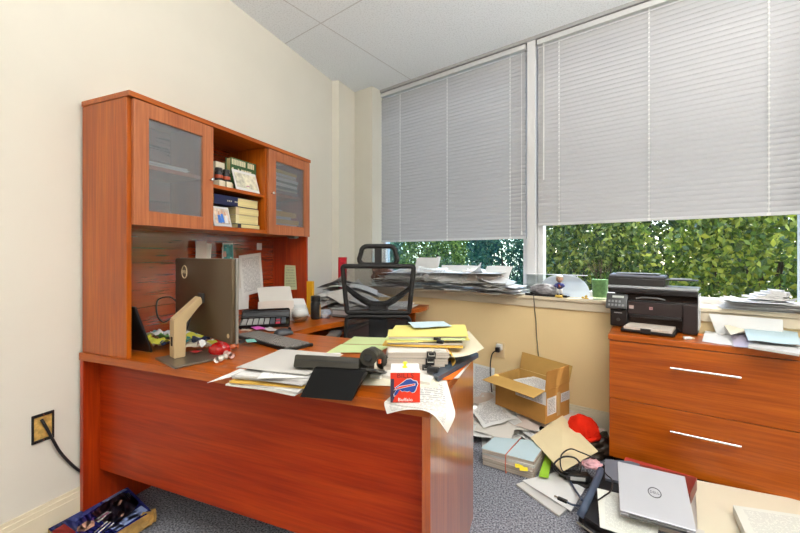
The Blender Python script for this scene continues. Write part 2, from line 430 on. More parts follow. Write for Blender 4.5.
# ceiling tiles: pitted panels with thin grid lines that follow the window wall
tm = bpy.data.materials.new('ceiling_tile'); tm.use_nodes = True; nt = tm.node_tree; L = nt.links; b = nt.nodes['Principled BSDF']
b.inputs['Roughness'].default_value = .9; b.inputs['Specular IOR Level'].default_value = .1
tc = nt.nodes.new('ShaderNodeTexCoord'); mp = nt.nodes.new('ShaderNodeMapping'); mp.vector_type = 'TEXTURE'
_a = P(288, 42, ZC); _b = P(322, 24, ZC); q = U*_b.dot(U) + N*_a.dot(N)
mp.inputs['Location'].default_value = (q.x, q.y, 0); mp.inputs['Rotation'].default_value = (0, 0, PHI)
L.new(tc.outputs['Object'], mp.inputs['Vector']); br = nt.nodes.new('ShaderNodeTexBrick')
br.offset = 0; br.inputs['Scale'].default_value = 1; br.inputs['Brick Width'].default_value = 2.44; br.inputs['Row Height'].default_value = 1.22
br.inputs['Mortar Size'].default_value = .006; br.inputs['Mortar Smooth'].default_value = .6
br.inputs['Color1'].default_value = (.86, .90, .925, 1); br.inputs['Color2'].default_value = (.85, .89, .915, 1); br.inputs['Mortar'].default_value = (.62, .63, .64, 1)
sp = nt.nodes.new('ShaderNodeTexNoise'); sp.inputs['Scale'].default_value = 95; sp.inputs['Detail'].default_value = 4; L.new(tc.outputs['Object'], sp.inputs['Vector'])
r = nt.nodes.new('ShaderNodeValToRGB'); r.color_ramp.elements[0].position = .36; r.color_ramp.elements[1].position = .5
r.color_ramp.elements[0].color = (.86, .86, .86, 1); r.color_ramp.elements[1].color = (1, 1, 1, 1); L.new(sp.outputs['Fac'], r.inputs['Fac'])
mx = nt.nodes.new('ShaderNodeMix'); mx.data_type = 'RGBA'; mx.blend_type = 'MULTIPLY'; mx.inputs['Factor'].default_value = 1
L.new(mp.outputs['Vector'], br.inputs['Vector']); L.new(br.outputs['Color'], mx.inputs['A']); L.new(r.outputs['Color'], mx.inputs['B'])
L.new(mx.outputs['Result'], b.inputs['Base Color'])
bp = nt.nodes.new('ShaderNodeBump'); bp.inputs['Strength'].default_value = .4; bp.inputs['Distance'].default_value = .004
L.new(sp.outputs['Fac'], bp.inputs['Height']); L.new(bp.outputs['Normal'], b.inputs['Normal'])
struct(MB().prism([(-.1, -3.3), (3.6, -3.3), (3.6, 1.6), (0.1, 2.62), (-.1, 2.62)], ZC, ZC+.1).build('ceiling', tm))

struct(MB().box(-.1, 0, -3.3, 2.62, 0, ZC).build('wall_left', paint_left))
struct(MB().box(-.1, 3.7, -3.4, -3.3, 0, ZC).build('wall_rear', paint_left))
struct(MB().box(3.6, 3.7, -3.4, 1.62, 0, ZC).build('wall_right', paint_left))
wbox('wall_window_side', wall_win_tone, -.62, 3.15, 2.293, 2.55, 0, .80)
wbox('wall_window_return', paint_left, 2.64, 3.15, 2.293, 2.55, .80, ZC)
# steps of the wall at the corner: a shallow pilaster, then the column beside the window
struct(MB().prism([(0, 2.045), (.066, 2.06), (.085, 2.7), (0, 2.7)], 0, ZC).build('trim_1', paint_left))
struct(MB().prism([(.075, 2.345), (.3006, 2.285), (.345, 2.452), (.37, 2.56), (.075, 2.68)], 0, ZC).build('trim_2', paint_col))
# baseboards
def baseboard(name, pts):
    mb = MB()
    for z0, z1, th in ((0, .125, .016), (.125, .145, .012), (.145, .16, .007)):
        (ax, ay), (bx, by) = pts; d = Vector((bx-ax, by-ay, 0)).normalized(); nn = Vector((d.y, -d.x, 0))*th
        mb.prism([(ax, ay), (ax+nn.x, ay+nn.y), (bx+nn.x, by+nn.y), (bx, by)], z0, z1)
    return struct(mb.build(name, trim_cream))
baseboard('baseboard_left', [(0, -3.3), (0, 2.04)])
pA = W(-.3, 2.293, 0); pB = W(2.72, 2.293, 0); baseboard('baseboard_window_side', [(pA.x, pA.y), (pB.x, pB.y)])
# sill with a moulding under it
wbox('trim_3', trim_sill, -.335, 2.72, 2.262, 2.50, .855, .88, bev=.006)
wbox('trim_4', trim_sill, -.335, 2.72, 2.276, 2.30, .80, .856, bev=.003)
# windows
def window(name, u0, u1, pane, n):
    mb = MB(); w = .04
    mb.box(u0, u0+w, 2.452, 2.52, .88, ZC); mb.box(u1-w, u1, 2.452, 2.52, .88, ZC)
    mb.box(u0+w, u1-w, 2.452, 2.52, .88, .915); mb.box(u0+w, u1-w, 2.452, 2.52, 2.735, ZC)
    f = mb.build(name, frame_white); f.rotation_euler.z = PHI; struct(f)
    p = MB().box(u0+w, u1-w, 2.485, 2.489, .915, 2.735).build('window_glass', pane, f)
    return f
window('window_1', -.335, 1.135, pane_haze, 1); window('window_2', 1.205, 2.62, pane_clear, 2)
wbox('trim_5', frame_white, 1.138, 1.20, 2.412, 2.53, .88, 2.80)       # the post between the two windows
wbox('trim_6', frame_white, 2.62, 2.66, 2.40, 2.53, .88, 2.80)
wbox('trim_7', mat('head_track_grey', (.38, .38, .38), .5), -.335, 2.62, 2.40, 2.46, 2.785, ZC)

# blinds
sl = bpy.data.materials.new('blind_slat'); sl.use_nodes = True; nt = sl.node_tree; L = nt.links; b = nt.nodes['Principled BSDF']
b.inputs['Base Color'].default_value = (.46, .455, .46, 1); b.inputs['Roughness'].default_value = .45; b.inputs['Specular IOR Level'].default_value = .4
tr = nt.nodes.new('ShaderNodeBsdfTranslucent'); tr.inputs['Color'].default_value = (.7, .7, .72, 1)
ms = nt.nodes.new('ShaderNodeMixShader'); ms.inputs[0].default_value = .06
L.new(b.outputs[0], ms.inputs[1]); L.new(tr.outputs[0], ms.inputs[2]); L.new(ms.outputs[0], nt.nodes['Material Output'].inputs['Surface'])
rail_m = mat('blind_rail', (.62, .62, .62), .4)
def blind(u0, u1, zb, label, ladders, wand_u, cord_u, wand_z):
    o = T('venetian_blind', label, 'window blind', W(0, 0, 0), PHI, 'venetian blinds over the two windows')
    B('head_rail', rail_m, o, u0, u1, 2.408, 2.448, 2.742, 2.778)
    B('bottom_rail', rail_m, o, u0, u1, 2.416, 2.442, zb, zb+.018)
    mb = MB(); pitch = .0305; z = zb+.034; tilt = rad(80); wd = .042
    while z < 2.73:
        pr = [(-.5, 0), (-.25, .0075), (0, .010), (.25, .0075), (.5, 0)]; rows = []
        for (a, h) in pr:
            dn = a*wd*math.cos(tilt) - h*math.sin(tilt); dz = a*wd*math.sin(tilt) + h*math.cos(tilt)
            rows.append((mb.bm.verts.new((u0+.004, 2.428+dn, z+dz)), mb.bm.verts.new((u1-.004, 2.428+dn, z+dz))))
        for q1, q2 in zip(rows, rows[1:]): mb.bm.faces.new((q1[0], q1[1], q2[1], q2[0]))
        z += pitch
    mb.build('slats', sl, o, smooth=True)
    for lu in ladders:
        m2 = MB()
        for nn in (2.4125,): m2.tube([(lu, nn, zb+.01), (lu, nn, 2.74)], .0022, 5)
        zz = zb+.034
        while zz < 2.73: m2.box(lu-.005, lu+.005, 2.411, 2.414, zz-.004, zz+.004); zz += pitch
        m2.box(lu-.008, lu+.008, 2.413, 2.418, zb+.0, zb+.016)
        m2.build('ladder_cord', white_plastic, o)
    if wand_u: MB().tube([(wand_u, 2.404, 2.73), (wand_u, 2.402, wand_z)], .0045, 6).build('tilt_wand', acrylic if False else white_plastic, o)
    if cord_u: 
        m2 = MB().tube([(cord_u, 2.403, 2.73), (cord_u, 2.402, zb+.06)], .0018, 5); m2.lathe([(0,.03),(.004,.028),(.007,0),(0,0)], 8, Matrix.Translation((cord_u, 2.402, zb+.03))); m2.build('lift_cord', white_plastic, o)
    return o
blind(-.325, 1.127, 1.295, 'pale grey closed venetian blind on the narrower left window, hanging lower', [PN(400,200,2.41).x, PN(447,200,2.41).x, PN(510,200,2.41).x], None, PN(522,200,2.41).x, 1.5)
blind(1.213, 2.612, 1.388, 'pale grey closed venetian blind on the wide right window above the printer', [PN(559,200,2.41).x, PN(649,150,2.41).x, PN(769,150,2.41).x], PN(544,150,2.41).x, None, PN(544,180,2.41).z)

# unseen ceiling panels added behind the camera as fill light
em = bpy.data.materials.new('fill_diffuser'); em.use_nodes = True; nt = em.node_tree
nt.nodes['Principled BSDF'].inputs['Base Color'].default_value = (.9, .9, .88, 1)
nt.nodes['Principled BSDF'].inputs['Emission Color'].default_value = (1, .96, .90, 1)
nt.nodes['Principled BSDF'].inputs['Emission Strength'].default_value = 1.0
CEILING_FILL = 11; UPLIGHT = 128
for i, (x, y, lb) in enumerate(((2.55, -1.3, 'added unseen fill panel on the ceiling over the middle of the room, behind the camera'), (1.8, -2.6, 'added unseen fill panel on the ceiling at the back of the room'))):
    t = T('ceiling_fill_panel', lb, 'ceiling light', (x, y, ZC), 0, 'added ceiling fill panels')
    fm = MB()
    for a in ((-.61, .61, -.305, -.28), (-.61, .61, .28, .305), (-.61, -.585, -.28, .28), (.585, .61, -.28, .28)): fm.box(*a, -.012, -.001)
    fm.build('fill_frame', frame_white, t)
    B('diffuser', em, t, -.585, .585, -.28, .28, -.008, -.002, bev=0)
    ld = bpy.data.lights.new('ceiling_fill', 'AREA'); ld.shape = 'RECTANGLE'; ld.size = 1.15; ld.size_y = .54; ld.energy = CEILING_FILL; ld.color = (1, .955, .89)
    lo = bpy.data.objects.new('ceiling_fill', ld); COL.objects.link(lo); lo.parent = t; lo.location = (0, 0, -.016)

t = T('fill_uplight', 'added unseen uplight standing behind the camera, its bowl turned to the ceiling', 'lamp', (2.75, -.75, 0))  # unseen uplight, added to brighten the ceiling
MB().lathe([(0,.0),(.14,.0),(.14,.02),(.02,.035),(.012,.05),(.012,1.72),(0,1.72)], 20).build('stand', black_plastic, t, smooth='auto')
MB().lathe([(.02,1.721),(.10,1.75),(.17,1.82),(.165,1.822),(.09,1.76),(.02,1.735)], 24).build('uplight_bowl', frame_white, t, smooth='auto')
ld = bpy.data.lights.new('uplight_bulb', 'AREA'); ld.shape = 'DISK'; ld.size = .25; ld.energy = UPLIGHT; ld.color = (1, .96, .92)
lo = bpy.data.objects.new('uplight_bulb', ld); COL.objects.link(lo); lo.parent = t; lo.location = (0, 0, 1.83); lo.rotation_euler = (math.pi, 0, 0)

# ================================================================== OUTSIDE
gm = mat('ground_soil', (.06, .07, .03), .95, .1, var=.4, vscale=4)
g0 = MB().box(-9, 9, 2.75, 16, -.6, -.5).build('ground', gm); g0.rotation_euler.z = PHI; struct(g0)
def leaf_mat(name, c0, c1, c2, tr=.35):
    m = bpy.data.materials.new(name); m.use_nodes = True; nt = m.node_tree; L = nt.links; b = nt.nodes['Principled BSDF']
    g = nt.nodes.new('ShaderNodeNewGeometry'); r = nt.nodes.new('ShaderNodeValToRGB'); e = r.color_ramp.elements
    e[0].position = 0; e[0].color = (*c0, 1); e[1].position = 1; e[1].color = (*c2, 1); k = e.new(.5); k.color = (*c1, 1)
    L.new(g.outputs['Random Per Island'], r.inputs['Fac']); L.new(r.outputs['Color'], b.inputs['Base Color'])
    b.inputs['Roughness'].default_value = .4; b.inputs['Specular IOR Level'].default_value = .5
    t = nt.nodes.new('ShaderNodeBsdfTranslucent'); L.new(r.outputs['Color'], t.inputs['Color'])
    mx = nt.nodes.new('ShaderNodeMixShader'); mx.inputs[0].default_value = tr
    L.new(b.outputs[0], mx.inputs[1]); L.new(t.outputs[0], mx.inputs[2]); L.new(mx.outputs[0], nt.nodes['Material Output'].inputs['Surface'])
    return m
lf_b = leaf_mat('leaf_bright_green', (.03, .075, .012), (.17, .27, .03), (.60, .62, .09))
lf_m = leaf_mat('leaf_mid_green', (.025, .065, .02), (.12, .20, .035), (.46, .50, .10))
lf_d = leaf_mat('leaf_dark_green', (.025, .08, .06), (.06, .17, .11), (.20, .34, .16))
bark = mat('bark', (.07, .05, .035), .9)
def shrub(u, n, rx, ry, h, cnt, lm, label, size=.075, group='shrubs outside the windows'):
    p = W(u, n, -.5); t = T('garden_shrub', label, 'shrub', p, PHI, group)
    rr = random.Random(int(u*100+n*7)); mb = MB()
    for i in range(cnt):
        # clustered over the shell and inside of a lumpy dome
        a = rr.uniform(0, 2*math.pi); zz = rr.random(); k = (rr.uniform(.35, 1.0))**.45
        lump = 1 + .22*noise.noise((math.cos(a)*1.8 + u, math.sin(a)*1.8 + n, zz*4))
        prof = math.sqrt(max(0, 1 - (zz*1.0)**3))
        zz = .28 + .72*zz; c = Vector((math.cos(a)*rx*k*lump*prof, math.sin(a)*ry*k*lump*prof, zz*h*(.9+.15*lump)))
        d = Vector((rr.gauss(0, 1), rr.gauss(0, 1), rr.gauss(.2, .7))).normalized()
        e = d.orthogonal().normalized(); e.rotate(Matrix.Rotation(rr.uniform(0, 6.28), 3, d)); s = size*rr.uniform(.6, 1.25)
        w = d.cross(e)*s*.30
        v = [mb.bm.verts.new(c), mb.bm.verts.new(c + e*s*.45 + w + d*s*.06), mb.bm.verts.new(c + e*s), mb.bm.verts.new(c + e*s*.45 - w + d*s*.06)]
        mb.bm.faces.new((v[0], v[1], v[2])); mb.bm.faces.new((v[0], v[2], v[3]))
    mb.build('foliage', lm, t)
    sm = MB()
    for i in range(7):
        a = rr.uniform(0, 6.28); q = rr.uniform(.3, .8)
        sm.tube(smooth_path([(0.03*math.cos(a), .03*math.sin(a), 0), (rx*q*.3*math.cos(a), ry*q*.3*math.sin(a), h*.35), (rx*q*.6*math.cos(a+.3), ry*q*.6*math.sin(a+.3), h*.7)], 4), .010, 5)
    sm.build('stems', bark, t)
    return t
shrub(1.15, 4.7, .74, .5, 2.3, 8000, lf_m, 'leafy green shrub outside, seen just right of the window post')
shrub(2.62, 4.3, .74, .5, 2.3, 9000, lf_b, 'bright yellow-green shrub outside, seen above the printer')
shrub(4.1, 4.3, .74, .5, 2.4, 9000, lf_b, 'bright sunlit shrub outside, seen over the papers at the right of the sill')
shrub(5.6, 4.6, .74, .5, 2.5, 5000, lf_m, 'mid green shrub outside at the right end of the window')
shrub(-.4, 5.9, .8, .7, 2.5, 8000, lf_d, 'dark bluish green shrub outside the left window, beside the window post')
shrub(-2.3, 6.4, .8, .7, 2.6, 8000, lf_m, 'mid green shrub outside the middle of the left window')
shrub(-4.1, 6.2, .8, .7, 2.6, 7000, lf_d, 'dark green shrub outside, seen right of the chair headrest')
shrub(-6.0, 6.6, .8, .7, 2.6, 4000, lf_m, 'green shrub outside at the left edge of the left window')
for i, (u, n, h, lm, lb) in enumerate(((-6.4, 9.2, 3.6, lf_d, 'tall dark tree farthest left behind the shrubs'), (-3.2, 9.2, 3.8, lf_m, 'tall green tree behind the shrubs of the left window'), (-.1, 8.9, 3.6, lf_d, 'tall dark tree behind the shrubs at the window post'),
        (3.4, 8.6, 3.6, lf_d, 'tall dark tree behind the bright shrub over the printer'), (1.9, 6.25, 3.0, lf_m, 'tall green tree in the gap between the two shrubs of the right window'), (5.9, 7.4, 3.6, lf_d, 'tall dark tree behind the shrubs at the right window edge'))):
    shrub(u, n, 1.2, .75, h, 7000, lm, lb, .13, 'background trees')

# ================================================================== DESK, RETURN, HUTCH
DZ = .75
t = T('executive_desk', 'cherry wood executive desk with recessed front panel, its end panel nearest the camera', 'desk', (.018, 0, 0), rad(.8))
DL, DD = 1.585, .675
B('desktop', wood_x, t, 0, DL, 0, DD, .7175, DZ, .002)
B('end_panel', wood_shade_z, t, .0, .022, .004, DD-.004, 0, .717)
B('end_panel', wood_side, t, DL-.025, DL, .004, DD-.004, 0, .717)
B('modesty_panel', wood_shade_x, t, .0225, DL-.0255, .07, .09, .212, .717)

ret = T('desk_return', 'curved cherry wood desk return running along the left wall to the window', 'desk', (0, 0, 0))
pts = [(.018, .692), (.59, .692), (.60, .73)] + [(v.x, v.y) for v in smooth_path([(.605, .76, 0), (.635, .95, 0), (.70, 1.145, 0), (.79, 1.45, 0), (.90, 1.72, 0), (.955, 1.84, 0), (.97, 1.95, 0)], 4)] + [(.96, 2.03), (.018, 2.03)]
MB().prism(pts, .7175, DZ, bev=.002).build('worktop', wood_y, ret)
B('back_panel', wood_red_y, ret, .022, .04, .70, 2.02, .1, .716)
B('end_panel', wood_z, ret, .045, .85, 1.99, 2.012, 0, .716)
ped = T('file_pedestal', 'cherry drawer pedestal in the dark under the desk return', 'drawer unit', (.33, 1.50, 0))
B('body', wood_z, ped, -.26, .27, -.28, .28, .03, .645)
B('drawer', wood_shade_z, ped, .271, .288, -.27, .27, .34, .635); B('drawer', wood_shade_z, ped, .271, .288, -.27, .27, .04, .33)
quad('loose_paper', rect(.40, 1.44, .650, .36, .40, .15), pli, 'lilac-grey sheet of paper under the desk return, behind the armrest', wav=.004)

HX0, HX1, HY0, HY1, HZ0, HZ1 = .02, .318, .012, 1.232, 1.30, 1.842
h = T('hutch', 'cherry wood desk hutch with two glass doors and open middle shelves', 'hutch', (0, 0, DZ))
def hb(name, m, x0, x1, y0, y1, z0, z1, par=None, bev=.0015): return B(name, m, par or h, x0, x1, y0, y1, z0-DZ, z1-DZ, bev)
hb('top_panel', wood_y, HX0, HX1+.02, HY0-.004, HY1+.004, HZ1-.022, HZ1)
hb('end_panel', wood_z, HX0, HX1-.002, HY0, HY0+.02, DZ+.001, HZ1-.0225); hb('end_panel', wood_shade_z, HX0, HX1-.002, HY1-.02, HY1, DZ+.001, HZ1-.0225)
hb('back_panel', wood_red_y, HX0, HX0+.008, HY0+.0205, HY1-.0205, DZ+.001, HZ1-.0225)
hb('bottom_panel', wood_y, HX0+.0085, HX1, HY0+.0205, HY1-.0205, HZ0, HZ0+.022)
D1, D2 = .418, .815
for y in (D1, D2): hb('divider', wood_z, HX0+.0085, HX1-.003, y-.01, y+.01, HZ0+.0225, HZ1-.0225)
hb('shelf', wood_y, HX0+.0085, HX1-.01, D1+.0105, D2-.0105, 1.518, 1.537)
hb('shelf', wood_y, HX0+.0085, HX1-.05, HY0+.0205, D1-.0105, 1.555, 1.574); hb('shelf', wood_y, HX0+.0085, HX1-.05, D2+.0105, HY1-.0205, 1.555, 1.574)
def door(y0, y1, knob_y):
    z0, z1 = HZ0-.002, HZ1-.026; st, rl = .062, .062
    d = MB(); x0, x1 = HX1+.0005, HX1+.0185
    d.box(x0, x1, y0, y0+st, z0-DZ, z1-DZ, bev=.0015); d.box(x0, x1, y1-st, y1, z0-DZ, z1-DZ, bev=.0015)
    d.box(x0, x1, y0+st+.0004, y1-st-.0004, z0-DZ, z0+rl-DZ, bev=.001); d.box(x0, x1, y0+st+.0004, y1-st-.0004, z1-rl-DZ, z1-DZ, bev=.001)
    f = d.build('door', wood_door, h)
    MB().box(x0+.006, x0+.010, y0+st, y1-st, z0+rl-DZ, z1-rl-DZ).build('glass', pane_door, f)
    M = Matrix.Translation((x1, knob_y, 1.548-DZ)) @ Matrix.Rotation(rad(90), 4, 'Y')
    MB().lathe([(0,.0),(.004,0),(.004,.012),(.009,.015),(.010,.02),(.006,.024),(0,.025)], 14, M).build('knob', chrome, f, smooth=True)
door(HY0+.016, D1-.002, D1-.022); door(D2+.002, HY1-.006, D2+.022)

# ---- things on the hutch shelves
SH = 1.538; SB = HZ0+.023
tag(B('hardcover_book', mat('book_brown', (.35, .17, .04), .6), None, .075, .245, PX(227,170,.2).y-.012, PX(227,170,.2).y+.012, SH, SH+.165, center=True), 'brown book standing at the left of the green book in the hutch', 'book')
bk = T('hardcover_book', 'dark green book with cream lettering standing on the upper hutch shelf', 'book', (.232, .703, SH), 0)
gcov = mat('book_green', (.03, .10, .03), .5); cream_ink = mat('cream_ink', (.72, .66, .46), .6)
w2 = .098
B('pages', sy, bk, -.016, .016, -w2+.006, w2-.001, .003, .181); B('cover', gcov, bk, .0165, .020, -w2, w2, 0, .185); B('back_cover', gcov, bk, -.020, -.0165, -w2, w2, 0, .185)
rl = random.Random(3); mb = MB()
for z in (.146, .098, .05, .005):
    y = -w2+.008
    while y < w2-.02:
        wd = rl.uniform(.010, .016)
        if rl.random() < .86: mb.box(.0202, .0206, y, y+wd-.003, z, z+.031)
        y += wd
mb.build('cover_print', cream_ink, bk)
tag(B('storage_box', mat('box_cream', (.74, .68, .52), .6), None, .20, .23, PX(213,170,.21).y-.0, PX(222,170,.21).y, SH, SH+.145, center=True), 'cream box standing behind the two jars in the hutch', 'box')
jar_d = mat('jar_dark', (.03, .028, .03), .25); jar_r = mat('jar_label_red', (.45, .06, .015), .5)
for px, lb in ((219, 'dark jar with a red band, left one of the pair on the upper hutch shelf'), (226.5, 'dark jar with a red band, right one of the pair nearest the white card')):
    p = PX(px, 180, .262); 
    bx = tag(B('small_box', mat('box_cream', (.74, .68, .52), .6), None, .235, .285, p.y-.019, p.y+.019, SH, SH+.034, center=True), 'small cream box under the ' + ('left' if px < 222 else 'right') + ' dark jar in the hutch', 'box')
    j = T('jar', lb, 'jar', (.26, p.y, SH+.0345), 0, 'dark jars in the hutch')
    MB().lathe([(0,0),(.019,0),(.021,.006),(.021,.045),(.016,.052),(0,.052)], 18).build('glass_body', jar_d, j, smooth='auto')
    MB().lathe([(.0213,.012),(.0216,.013),(.0216,.028),(.0213,.029)], 18).build('label', jar_r, j, smooth=True)
    MB().lathe([(0,.0525),(.019,.0525),(.019,.066),(.017,.068),(0,.068)], 18).build('lid', dark_grey, j, smooth='auto')
ph1 = mat('photo_pale', (.68, .66, .52), .3, var=.35, vscale=38)
y0, y1 = PX(233.5, 182, .27).y, PX(257, 182, .27).y
a = Vector((.292, y0, SH+.003)); b_ = Vector((.292, y1, SH+.003)); up = Vector((-.030, -.006, .115))
fr = T('photo_card', 'white photo card leaning on the green book in the hutch', 'photo', (0, 0, 0))
quad('card', [a, b_, b_+up, a+up], pw, None, parent=fr, thick=.003, wav=0); dx = Vector((.003, 0, .001))
quad('picture', [a+dx+up*.12+Vector((0,.008,0)), b_+dx+up*.12-Vector((0,.008,0)), b_+dx+up*.85-Vector((0,.008,0)), a+dx+up*.85+Vector((0,.008,0))], ph1, None, parent=fr, thick=.0008, wav=0)
mb = MB().lathe([(0,0),(.018,0),(.02,.03),(.012,.05),(0,.053)], 12, Matrix.Translation((0,0,0)))
o = mb.build('figure_patch', mat('photo_pink', (.55,.25,.35), .5), fr); o.scale = (.05, .9, 1); o.location = (.2885, (y0+y1)/2, SH+.028); o.rotation_euler = (0, rad(-20), 0)
# lower shelf
p0 = PX(238, 235, .28).y; p1 = PX(257.5, 235, .28).y
zz = SB
for k, (hh, nm, lb, cv, x1) in enumerate(((.026, 'paperback_book', 'thin yellow-paged book at the bottom of the pile on the lower hutch shelf', (.02,.02,.03), .30), (.050, 'paperback_book', 'thick yellow-paged book with a cream spine, second from the bottom of the hutch pile', (.70,.62,.36), .285), (.042, 'paperback_book', 'thick yellow-paged book in the middle of the hutch pile', (.66,.50,.30), .285), (.052, 'hardcover_book', 'thick navy blue book lying on top of the pile of yellow-paged books', (.006,.012,.07), .285))):
    yl = p0-.02 if k < 3 else p0-.165
    bkk = T(nm, lb, 'book', (0, 0, zz), 0, 'books lying on the lower hutch shelf'); cm_ = mat('cover_%d' % k, cv, .45)
    yp = p0 + .004 if k < 3 else p0-.005
    B('pages', sy, bkk, .075, x1-.002, yl+.004, p1-.002+.004*k*(k<3), .003, hh-.003)
    B('spine', cm_, bkk, x1-.0015, x1, yl, yp, 0.0, hh-.001, .0005)
    B('cover', cm_, bkk, .07, x1-.001, yl, p1, hh-.0028, hh-.0004, .0005); B('back_cover', cm_, bkk, .07, x1-.001, yl, p1, .0004, .0028, .0005)
    if k == 3:
        mb = MB()
        for q in range(5): mb.box(x1+.0002, x1+.0006, yp-.075+q*.012+(q>2)*.016, yp-.068+q*.012+(q>2)*.016, hh*.40, hh*.55)
        mb.build('spine_print', cream_ink, bkk)
    zz += hh + .0008
fr = T('framed_photo', 'white photo frame with a family snapshot leaning at the left of the hutch books', 'photo frame', (0, 0, 0))
y0, y1 = PX(212.5, 218, .30).y+.006, PX(231, 218, .30).y
a = Vector((.308, y0, SB+.002)); b_ = Vector((.308, y1, SB+.002)); up = Vector((-.03, 0, .105))
quad('surround', [a, b_, b_+up, a+up], mat('frame_silver', (.66, .66, .68), .3), None, parent=fr, thick=.006, wav=0); dx = Vector((.0042, 0, .001)); m_ = Vector((0, .01, 0))
quad('picture', [a+dx+up*.12+m_, b_+dx+up*.12-m_, b_+dx+up*.88-m_, a+dx+up*.88+m_], mat('photo_room', (.62, .50, .40), .35, var=.5, vscale=40), None, parent=fr, thick=.0006, wav=0)
dx = Vector((.0052, 0, .001))
for i, (u0, u1, v0, v1, c) in enumerate(((.22,.42,.15,.55,(.05,.18,.62)), (.40,.58,.18,.62,(.05,.22,.70)), (.28,.40,.56,.74,(.60,.32,.22)), (.46,.58,.62,.80,(.62,.34,.24)), (.60,.80,.15,.55,(.75,.74,.75)), (.62,.75,.56,.74,(.60,.33,.22)))):
    quad('figure_patch', [a+dx+(b_-a)*u0+up*v0, a+dx+(b_-a)*u1+up*v0, a+dx+(b_-a)*(u1-.03)+up*v1, a+dx+(b_-a)*(u0+.03)+up*v1], mat('photo_c%d' % i, c, .4), None, parent=fr, thick=.0005, wav=0, nu=2, nv=2)
# behind the glass
ys, ye = HY0+.03, D1-.02
layers(.16, (ys+ye)/2-.02, 1.5745, .22, .27, 0, [.006, .005, .006], [sw, sw, sw], .006, .06, 'paper_sheaf', 'white papers on the middle shelf behind the left glass door', 'papers', 'papers on the shelf behind the left glass door')
layers(.16, (ys+ye)/2, SB, .22, .32, 0, [.008, .006, .007, .006], [sw, so, sw, sw], .006, .05, 'paper_sheaf', 'white papers at the bottom behind the left glass door', 'papers', 'papers at the bottom behind the left glass door')
quad('loose_paper', [(.14, ys+.01, SB+.036), (.27, ys, SB+.036), (.27, ys+.07, SB+.085), (.14, ys+.07, SB+.085)], pw, 'small white sheet tilted up at the lower left behind the left glass door')
ys, ye = D2+.03, HY1-.04; yc = (ys+ye)/2
sdk = mat('binder_slate', (.08, .09, .11), .4); spr = mat('folder_plum', (.20, .09, .12), .5); am = mat('envelope_amber', (.80, .42, .03), .6)
for (z0, ths, ms, lb, gr) in ((1.5745, [.018,.012,.016,.02,.014,.02,.012,.018,.016], [spr, so, sdk, sw, sdk, sw, so, sw, pyo], 'folders stacked on the upper shelf behind the right glass door', 'folders behind the right glass door, upper shelf'),
                              (SB, [.014,.012,.012,.014], [sdk, sw, sdk, sw], 'papers at the bottom behind the right glass door', 'papers behind the right glass door, lower shelf')):
    zt, _ = layers(.165, yc, z0, .225, .30, 0, ths, ms, .008, .05, 'file_folder' if 'folders' in lb else 'paper_sheaf', lb, 'papers', gr)
slab('padded_envelope', rect(.165, yc+.01, zt+.028, .23, .30, .04), .027, am, 'amber envelope second from top on the lower shelf behind the right glass door', 'envelope')
slab('paper_sheaf', rect(.165, yc-.03, zt+.047, .22, .22, -.03), .018, sw, 'grey-white papers between the two amber envelopes in the right cabinet', 'papers')
slab('padded_envelope', rect(.165, yc-.01, zt+.080, .23, .28, .02), .032, am, 'amber envelope on top of the lower shelf pile behind the right glass door', 'envelope')
slab('paper_sheaf', rect(.16, yc-.07, zt+.092, .2, .16, -.02), .011, sw, 'short white papers topmost on the lower shelf behind the right glass door', 'papers')
# on the back panel of the hutch
BX = HX0+.0085
def pinned(px0, py0, px1, py1, m, name, label, cat, tilt=0, th=.0012, x=BX, lean=0):
    a = PX(px0, py1, x+.002); b_ = PX(px1, py1, x+.002); zt = PX((px0+px1)/2, py0, x).z; zb = PX((px0+px1)/2, py1, x).z
    w = b_.y-a.y; hh = zt-zb; cy = (a.y+b_.y)/2; cz = (zt+zb)/2; c, s = math.cos(tilt), math.sin(tilt)
    cr = [Vector((x+.002+lean, cy+(u*w/2)*c-(v*hh/2)*s, cz+(u*w/2)*s+(v*hh/2)*c)) for u, v in ((-1,-1),(1,-1),(1,1),(-1,1))]
    return quad(name, cr, m, label, cat, thick=th, wav=.003, bend=.0)
pinned(233, 258, 247, 296, po, 'pinned_paper', 'plain sheet pinned behind the printed sheet beside the monitor', 'paper', .03)
pinned(239, 254, 261, 294, pwt, 'pinned_paper', 'printed white sheet pinned to the hutch back panel right of the monitor', 'paper', .10, lean=.008)
pinned(238, 288, 248, 309, pw, 'pinned_paper', 'small white sheet low on the hutch back panel beside the monitor edge', 'paper', -.05, lean=.004)
q = PX(259, 246.5, BX); sw_ = T('wall_switch', 'small white switch plate on the hutch back panel', 'switch', (BX+.0005, q.y, q.z))
B('plate', white_plastic, sw_, 0, .006, -.022, .022, -.024, .024, .002); B('toggle', white_plastic, sw_, .0062, .011, -.006, .006, -.008, .008, .001)
pk = T('photo_print', 'small blue-green portrait photo standing above the monitor top edge', 'photo', (0,0,0))
o = pinned(219.5, 243, 230.5, 268, pw, 'border', None, None, .02, th=.004, lean=.02); o.parent = pk
o = pinned(220.5, 244.5, 229.7, 264, mat('photo_teal', (.08, .40, .42), .3, var=.6, vscale=25), 'picture', None, None, .02, lean=.0235); o.parent = pk
q = PX(225, 254, BX+.03); MB().lathe([(0,0),(.012,.004),(.014,.02),(.008,.036),(0,.038)], 12).build('figure_patch', mat('photo_skin', (.62,.36,.30), .5), pk, loc=(BX+.0282, q.y, q.z-.02)).scale = (.1, 1, 1)
lf = T('folded_leaflet', 'folded white leaflet with brown edge standing left of the portrait photo', 'leaflet', (0,0,0))
